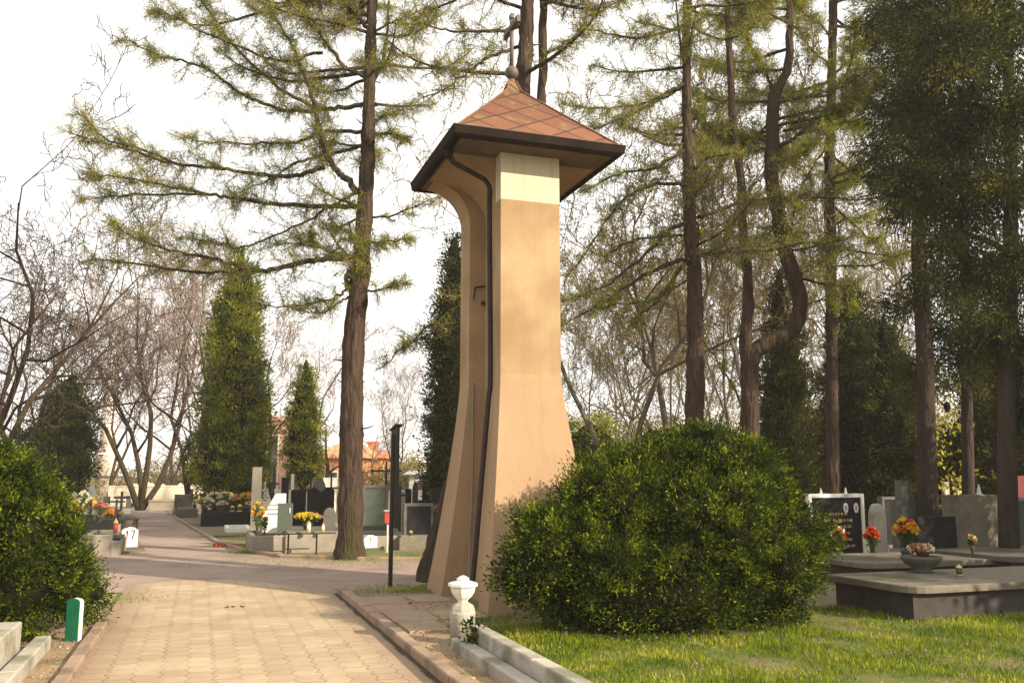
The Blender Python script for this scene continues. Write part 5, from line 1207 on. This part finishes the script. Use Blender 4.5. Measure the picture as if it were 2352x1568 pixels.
tomb('dark flat tomb at the right edge behind the foreground slab', touv(on(2330, 1345, 0)), 1.6, 2.4, .42, m='grey_stone')
grave('low grey ledge bed in front of the pale-framed headstone', 1880, 2062, 1324, 1.45, .18, 'terrazzo', 'terrazzo', group=None, lip=.04)
headstone('headstone', 'black headstone in a pale frame with two oval portraits', 1852, 1987, 1142, 16.2, 'black_granite', .22, th=.1, frame='white_stone', lines=6, ovals=[(.38, .82), (.8, .82)])
headstone('headstone', 'light round-shouldered stele right of the white-framed headstone', 2001, 2036, 1156, 16.2, 'stone_pale', .1, th=.14, shape='arch')
headstone('headstone', 'plain black slab headstone beside the yellow flowers', 2094, 2203, 1186, 15.4, 'black_granite', .1, th=.12)
headstone('headstone', 'large grey headstone behind the plain black slab', 2170, 2308, 1136, 18.2, 'terrazzo', .1, th=.25)
headstone('headstone', 'tall grey headstone with a stepped top behind the stele', 2054, 2112, 1102, 19, 'grey_stone', .1, th=.2, shape='step')
headstone('headstone', 'low dark headstone with a pale corner frame, partly hidden behind the stele', 2026, 2062, 1147, 20, 'black_granite', .1, frame='grey_stone')
headstone('headstone', 'dark red headstone at the right edge', 2306, 2372, 1092, 20, 'red_stone', .1)
headstone('headstone', 'dull green-grey headstone under the red one', 2318, 2390, 1150, 17.2, 'green_granite', .1, frame='concrete')
headstone('headstone', 'small pale block stone on the horizon right of the yellow shrub', 2196, 2226, 1126, 24, 'stone_pale', .3)
headstone('headstone', 'narrow pale stele seen over the large grey headstone', 2170, 2184, 1106, 24, 'stone_pale', .2)
headstone('headstone', 'white small headstone far back, above the white frame', 1906, 1924, 1116, 30, 'white_stone', .3)
headstone('headstone', 'pale far headstone between stele and framed stone', 2008, 2034, 1118, 31, 'stone_pale', .3)
def statuette(label, x, yt, Y, zs):
    b = at(x, 1120, Y); b[2] = zs; h = max(.1, at(x, yt, Y)[2] - zs); t = empty('statuette', b, label, 'statuette', 'small white statuettes')
    MB().lathe(b, [(.06 * h / .2, 0), (.055 * h / .2, h * .08), (.04 * h / .2, h * .12), (.045 * h / .2, h * .3), (.03 * h / .2, h * .55), (.035 * h / .2, h * .68), (.012 * h / .2, h * .76), (.02 * h / .2, h * .84), (.02 * h / .2, h * .93), (.004, h)], 12).build('figure', M['white_paint'], t, True)
    MB().box(touv(b)[0] - .05, touv(b)[0] + .05, touv(b)[1] - .05, touv(b)[1] + .05, zs - .02, zs + .002).build('base', M['white_paint'], t)
zf = at(1900, 1142, 16.2)[2] + .067
statuette('white statuette on the left part of the pale-framed headstone', 1885, 1120, 16.25, zf)
statuette('white statuette leaning over the middle of the pale frame', 1942, 1119, 16.25, zf)
statuette('white statuette on top of the large grey headstone', 2248, 1112, 18.3, at(2240, 1136, 18.2)[2] + .01)
bouquet('yellow and red bouquet left of the plain black slab', 2083, 1182, 1250, 58, ['petal_yellow', 'petal_orange', 'petal_yellow', 'petal_red'], .36, Y=14.0, n=60)
bouquet('round orange and red bouquet below the light stele', 2004, 1204, 1248, 32, ['petal_orange', 'petal_red'], .22, Y=15.2, n=36)
bouquet('small cream and red bunch at the foot of the pale-framed headstone', 1926, 1206, 1244, 34, ['petal_white', 'petal_red'], .22, Y=15.4, n=26)
bouquet('tiny orange bunch by the large grey headstone', 2232, 1228, 1244, 16, ['petal_orange', 'petal_white'], .42, Y=14.3, n=10)
c = on(2118, 1313, .402); t = empty('planter_bowl', c, 'wide grey stone planter bowl at the back of the foreground tomb slab', 'planter')
MB().lathe(c, [(.12, 0), (.13, .02), (.10, .04), (.20, .10), (.25, .17), (.25, .20), (.21, .20), (.20, .17)], 20).build('bowl', M['grey_stone'], t, True)
MB().lathe(c, [(.2, .165), (.19, .185), (.01, .2)], 16).build('soil_fill', M['soil'], t)
bouquet('white and rust flowers filling the stone planter bowl', 2120, 1252, 1284, 58, ['petal_white', 'petal_rust', 'petal_rust'], .58, Y=c[1], n=44)
lantern('little dark candle holder on the foreground tomb slab', 2204, 1306, 1322, float(on(2204, 1322, .405)[1]), .402, 'dark_glass', .04)

# =================================================================== BUILDINGS
def block(mb, p, ang, wx, wy, z0, z1):
    c, s = math.cos(ang), math.sin(ang); e = lambda a, b, z: np.array([p[0] + a * c - b * s, p[1] + a * s + b * c, z])
    mb.hexa([e(-wx, 0, z0), e(wx, 0, z0), e(wx, wy, z0), e(-wx, wy, z0), e(-wx, 0, z1), e(wx, 0, z1), e(wx, wy, z1), e(-wx, wy, z1)]); return e
def house(name, label, x0, x1, yw, Y, m, roof=None, yr=None, ang=0, depth=8, wins=(), chim=None, rm='roof_red', hip=True):
    c = gp((x0 + x1) / 2, Y); hw = (x1 - x0) / F * Y / 2; zw = at(x0, yw, Y)[2]; t = empty(name, c, label, 'building')
    mb = MB(); e = block(mb, c, ang, hw, depth, -.2, zw); mb.build('wall', M[m], t)
    if yr:
        zr = at(x0, yr, Y + depth / 2)[2]; o = .35; i = hw * .5 if hip else 0
        rb = MB(); P = [e(-hw - o, -o, zw + .01), e(hw + o, -o, zw + .01), e(hw + o, depth + o, zw + .01), e(-hw - o, depth + o, zw + .01), e(-hw + i - (0 if hip else o), depth / 2, zr), e(hw - i + (0 if hip else o), depth / 2, zr)]
        rb.add(P, [(3, 2, 1, 0), (0, 1, 5, 4), (2, 3, 4, 5), (1, 2, 5), (3, 0, 4)]); ro = rb.build('roof', M[rm], t)
        if chim:
            k = at(chim[0], chim[1], Y + depth / 2); cb = MB(); block(cb, (k[0], k[1], 0), ang, .35, .6, zw, k[2]); cb.build('chimney', M['brick_orange'], ro)
            cb = MB(); block(cb, (k[0], k[1] - .05, 0), ang, .42, .7, k[2] + .001, k[2] + .15); cb.build('chimney_cap', M['roof_red'], ro)
    else:
        pb = MB(); P = block(pb, c - np.array([0, .15, 0]), ang, hw + .15, depth + .3, zw + .002, zw + .25); pb.build('parapet', M[rm], t)
    for (a, b, ww, wh) in wins:      # fraction across, bottom z, width, height
        px = -hw + 2 * hw * a; fb = MB(); pnt = lambda q, z, d: e(q, d, z)
        wb = MB(); 
        for q0, q1, za, zb in [(px - ww / 2 - .08, px + ww / 2 + .08, b - .1, b), (px - ww / 2 - .08, px + ww / 2 + .08, b + wh, b + wh + .08), (px - ww / 2 - .08, px - ww / 2, b, b + wh), (px + ww / 2, px + ww / 2 + .08, b, b + wh)]:
            wb.hexa([pnt(q0, za, -.06), pnt(q1, za, -.06), pnt(q1, za, .02), pnt(q0, za, .02), pnt(q0, zb, -.06), pnt(q1, zb, -.06), pnt(q1, zb, .02), pnt(q0, zb, .02)])
        wf = wb.build('window', M['wall_white'], t)
        gb = MB().hexa([pnt(px - ww / 2, b, -.02), pnt(px + ww / 2, b, -.02), pnt(px + ww / 2, b, .01), pnt(px - ww / 2, b, .01), pnt(px - ww / 2, b + wh, -.02), pnt(px + ww / 2, b + wh, -.02), pnt(px + ww / 2, b + wh, .01), pnt(px - ww / 2, b + wh, .01)]); gb.build('pane', M['dark_glass'], wf)
    return t
house('brick_building', 'tall pinkish brick building with a flat top behind the bare tree', 597, 656, 966, 62, 'brick_pink', depth=9, wins=[(.45, .8, .7, 3.6)], rm='brick_orange')
house('brick_building', 'low orange building left of the larch trunk', 718, 832, 1052, 60, 'brick_orange', yr=1018, depth=9, wins=[(.15, .6, .6, 1.3), (.4, .6, .6, 1.3), (.65, .6, .6, 1.3)], hip=True, rm='brick_orange')
house('house', 'small orange gabled house with a chimney right of the larch trunk', 822, 872, 1052, 64, 'brick_orange', yr=1034, depth=7, chim=(856, 1018), hip=False, rm='roof_red')
house('house', 'low white house beyond the graves near the tower', 940, 1040, 1090, 52, 'wall_white', yr=1080, depth=6, wins=[(.3, .7, .6, .7), (.6, .7, .6, .7)], hip=False, rm='roof_grey')
house('house', 'far house with a pale sloping roof above the white house', 950, 1010, 1062, 80, 'cream', yr=1040, depth=8, hip=False, rm='roof_grey')
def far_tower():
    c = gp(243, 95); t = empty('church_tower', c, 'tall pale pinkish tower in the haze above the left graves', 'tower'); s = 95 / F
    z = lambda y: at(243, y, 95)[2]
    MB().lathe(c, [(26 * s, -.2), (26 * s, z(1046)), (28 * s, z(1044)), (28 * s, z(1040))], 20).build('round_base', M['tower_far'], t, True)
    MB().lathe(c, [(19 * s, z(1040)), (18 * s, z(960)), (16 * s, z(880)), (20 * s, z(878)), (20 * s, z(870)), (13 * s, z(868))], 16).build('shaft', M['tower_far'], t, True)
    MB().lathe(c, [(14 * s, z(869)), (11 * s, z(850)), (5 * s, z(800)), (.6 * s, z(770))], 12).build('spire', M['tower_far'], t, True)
    b = MB(); b.lathe(c, [(26.6 * s, z(1098)), (26.6 * s, z(1092))], 20); b.build('shadow_band', M['dark_glass'], t)  # dark ring painted in as the shadow line under the round base
far_tower()

# =================================================================== GRASS, LITTER
def grass():
    n = 420; P = U * rng.uniform(3.4, 9.2, (n, 1)) + V * (2.7 + rng.uniform(0, 1, (n, 1)) * 6.8) + Z * rng.uniform(.05, .09, (n, 1)); P = np.repeat(P, 5, 0)
    o = quads('wildflowers', leafq(P, rng.normal(size=P.shape) + Z * .6, .016, .011), M['petal_violet'], None, uv(6, 5)); tag(o, 'tiny violet wildflowers sprinkled through the lawn', 'flowers', kind='stuff')
    n = 95000; u = rng.uniform(3.2, 9.4, n); v = 2.66 + rng.uniform(0, 1, n) ** 1.2 * 7.0
    P = U * u[:, None] + V * v[:, None] + Z * .008
    ns = np.array([mnoise.noise(Vector((float(p[0]) * 1.3, float(p[1]) * 1.3, 0))) for p in P]); keep = ns > rng.uniform(-.55, .25, n); P = P[keep]; ns = ns[keep]
    D = rng.normal(size=P.shape) * .35 + Z; L = rng.uniform(.02, .07, len(P)) * (1 + ns * .9)
    o = quads('grass', leafq(P, D, L, .010), M['grass_blade'], None, uv(6, 5)); tag(o, 'bright green spring grass of the lawn', 'grass', kind='stuff')
    n = 14000; a = rng.uniform(0, 1, n)
    seq = [((18.0, 2.9), .6), ((20.3, 1.2), .16), ((13.0, 2.9), .3), ((9.8, 3.3), .35), ((18.2, 4.5), .7), ((13.2, -1.5), .3), ((21.1, -1.9), .16), ((22.5, .9), .18), ((26, .7), .2)]
    Q = []
    for (uu, vv_), s in seq:
        k = n // len(seq); Q.append(uv(uu, vv_) + U * (rng.normal(size=(k, 1)) * s) + V * (rng.normal(size=(k, 1)) * s * 1.6))
    Q = np.concatenate(Q)
    o = quads('grass', leafq(Q, rng.normal(size=Q.shape) * .4 + Z, rng.uniform(.02, .06, len(Q)), .009), M['grass_blade'], None, uv(15, 2)); tag(o, 'sparse weedy grass along kerbs and tree feet', 'grass', kind='stuff')
    # dead leaves and crumbs on the verges
    n = 2600; u = rng.uniform(4, 13, n); side = rng.uniform(size=n) < .65; v = np.where(side, rng.uniform(1.97, 2.6, n) + (u > 9) * rng.uniform(0, .8, n), -1.02 - rng.uniform(0, .22, n))
    P = U * u[:, None] + V * v[:, None] + Z * .014; D = rng.normal(size=P.shape); D[:, 2] = np.abs(D[:, 2]) * .25
    o = quads('leaf_litter', leafq(P, D, rng.uniform(.008, .035, n), .014), M['petal_rust'] if False else M['litter'], None, uv(8, 2)); tag(o, 'dry leaf crumbs scattered on the sandy verges', 'leaf litter', kind='stuff')
M['litter'] = leafmat('litter', (.10, .06, .03), (.32, .22, .12), (.5, .4, .26), .9, .1)
grass()
c = on(540, 1394, .012); P = np.array([c + V * q for q in (-.09, -.07, .0, .09, .1)]); o = quads('dead_twig', leafq(np.repeat(P, 3, 0) + rng.normal(size=(15, 3)) * np.array([.02, .02, 0]) + Z * .008, rng.normal(size=(15, 3)) * np.array([1, 1, .2]), .05, .02), M['bark_dark'], None, c); tag(o, 'little dark dead twig lying on the pavers', 'twig')
c = on(512, 1250, .05); o = quads('fallen_leaves', leafq(np.repeat([c], 60, 0) + rng.normal(size=(60, 3)) * np.array([.13, .13, .015]), rng.normal(size=(60, 3)), .07, .04), M['petal_red'], None, c); tag(o, 'small heap of red fallen petals on the avenue kerb', 'petals')

# =================================================================== AIR: volume added in place of lens glare
hz = MB(); hz.hexa([np.array(q, float) for q in [(-400, -40, -1), (400, -40, -1), (400, 400, -1), (-400, 400, -1), (-400, -40, 22), (400, -40, 22), (400, 400, 22), (-400, 400, 22)]])
me = bpy.data.meshes.new('glare'); me.from_pydata(hz.v, [], hz.f); me.update()
hm = bpy.data.materials.new('glare_air'); hm.use_nodes = True; hn = hm.node_tree; hn.nodes.clear()
ho = hn.nodes.new('ShaderNodeOutputMaterial'); pv = hn.nodes.new('ShaderNodeVolumePrincipled'); pv.inputs['Color'].default_value = (1.0, .93, .86, 1); pv.inputs['Density'].default_value = .0009; pv.inputs['Anisotropy'].default_value = .2
hn.links.new(pv.outputs[0], ho.inputs['Volume']); me.materials.append(hm)
o = bpy.data.objects.new('glare', me); col.objects.link(o); tag(o, 'thin warm haze of the lens, added as a volume of air', 'glare', kind='stuff')
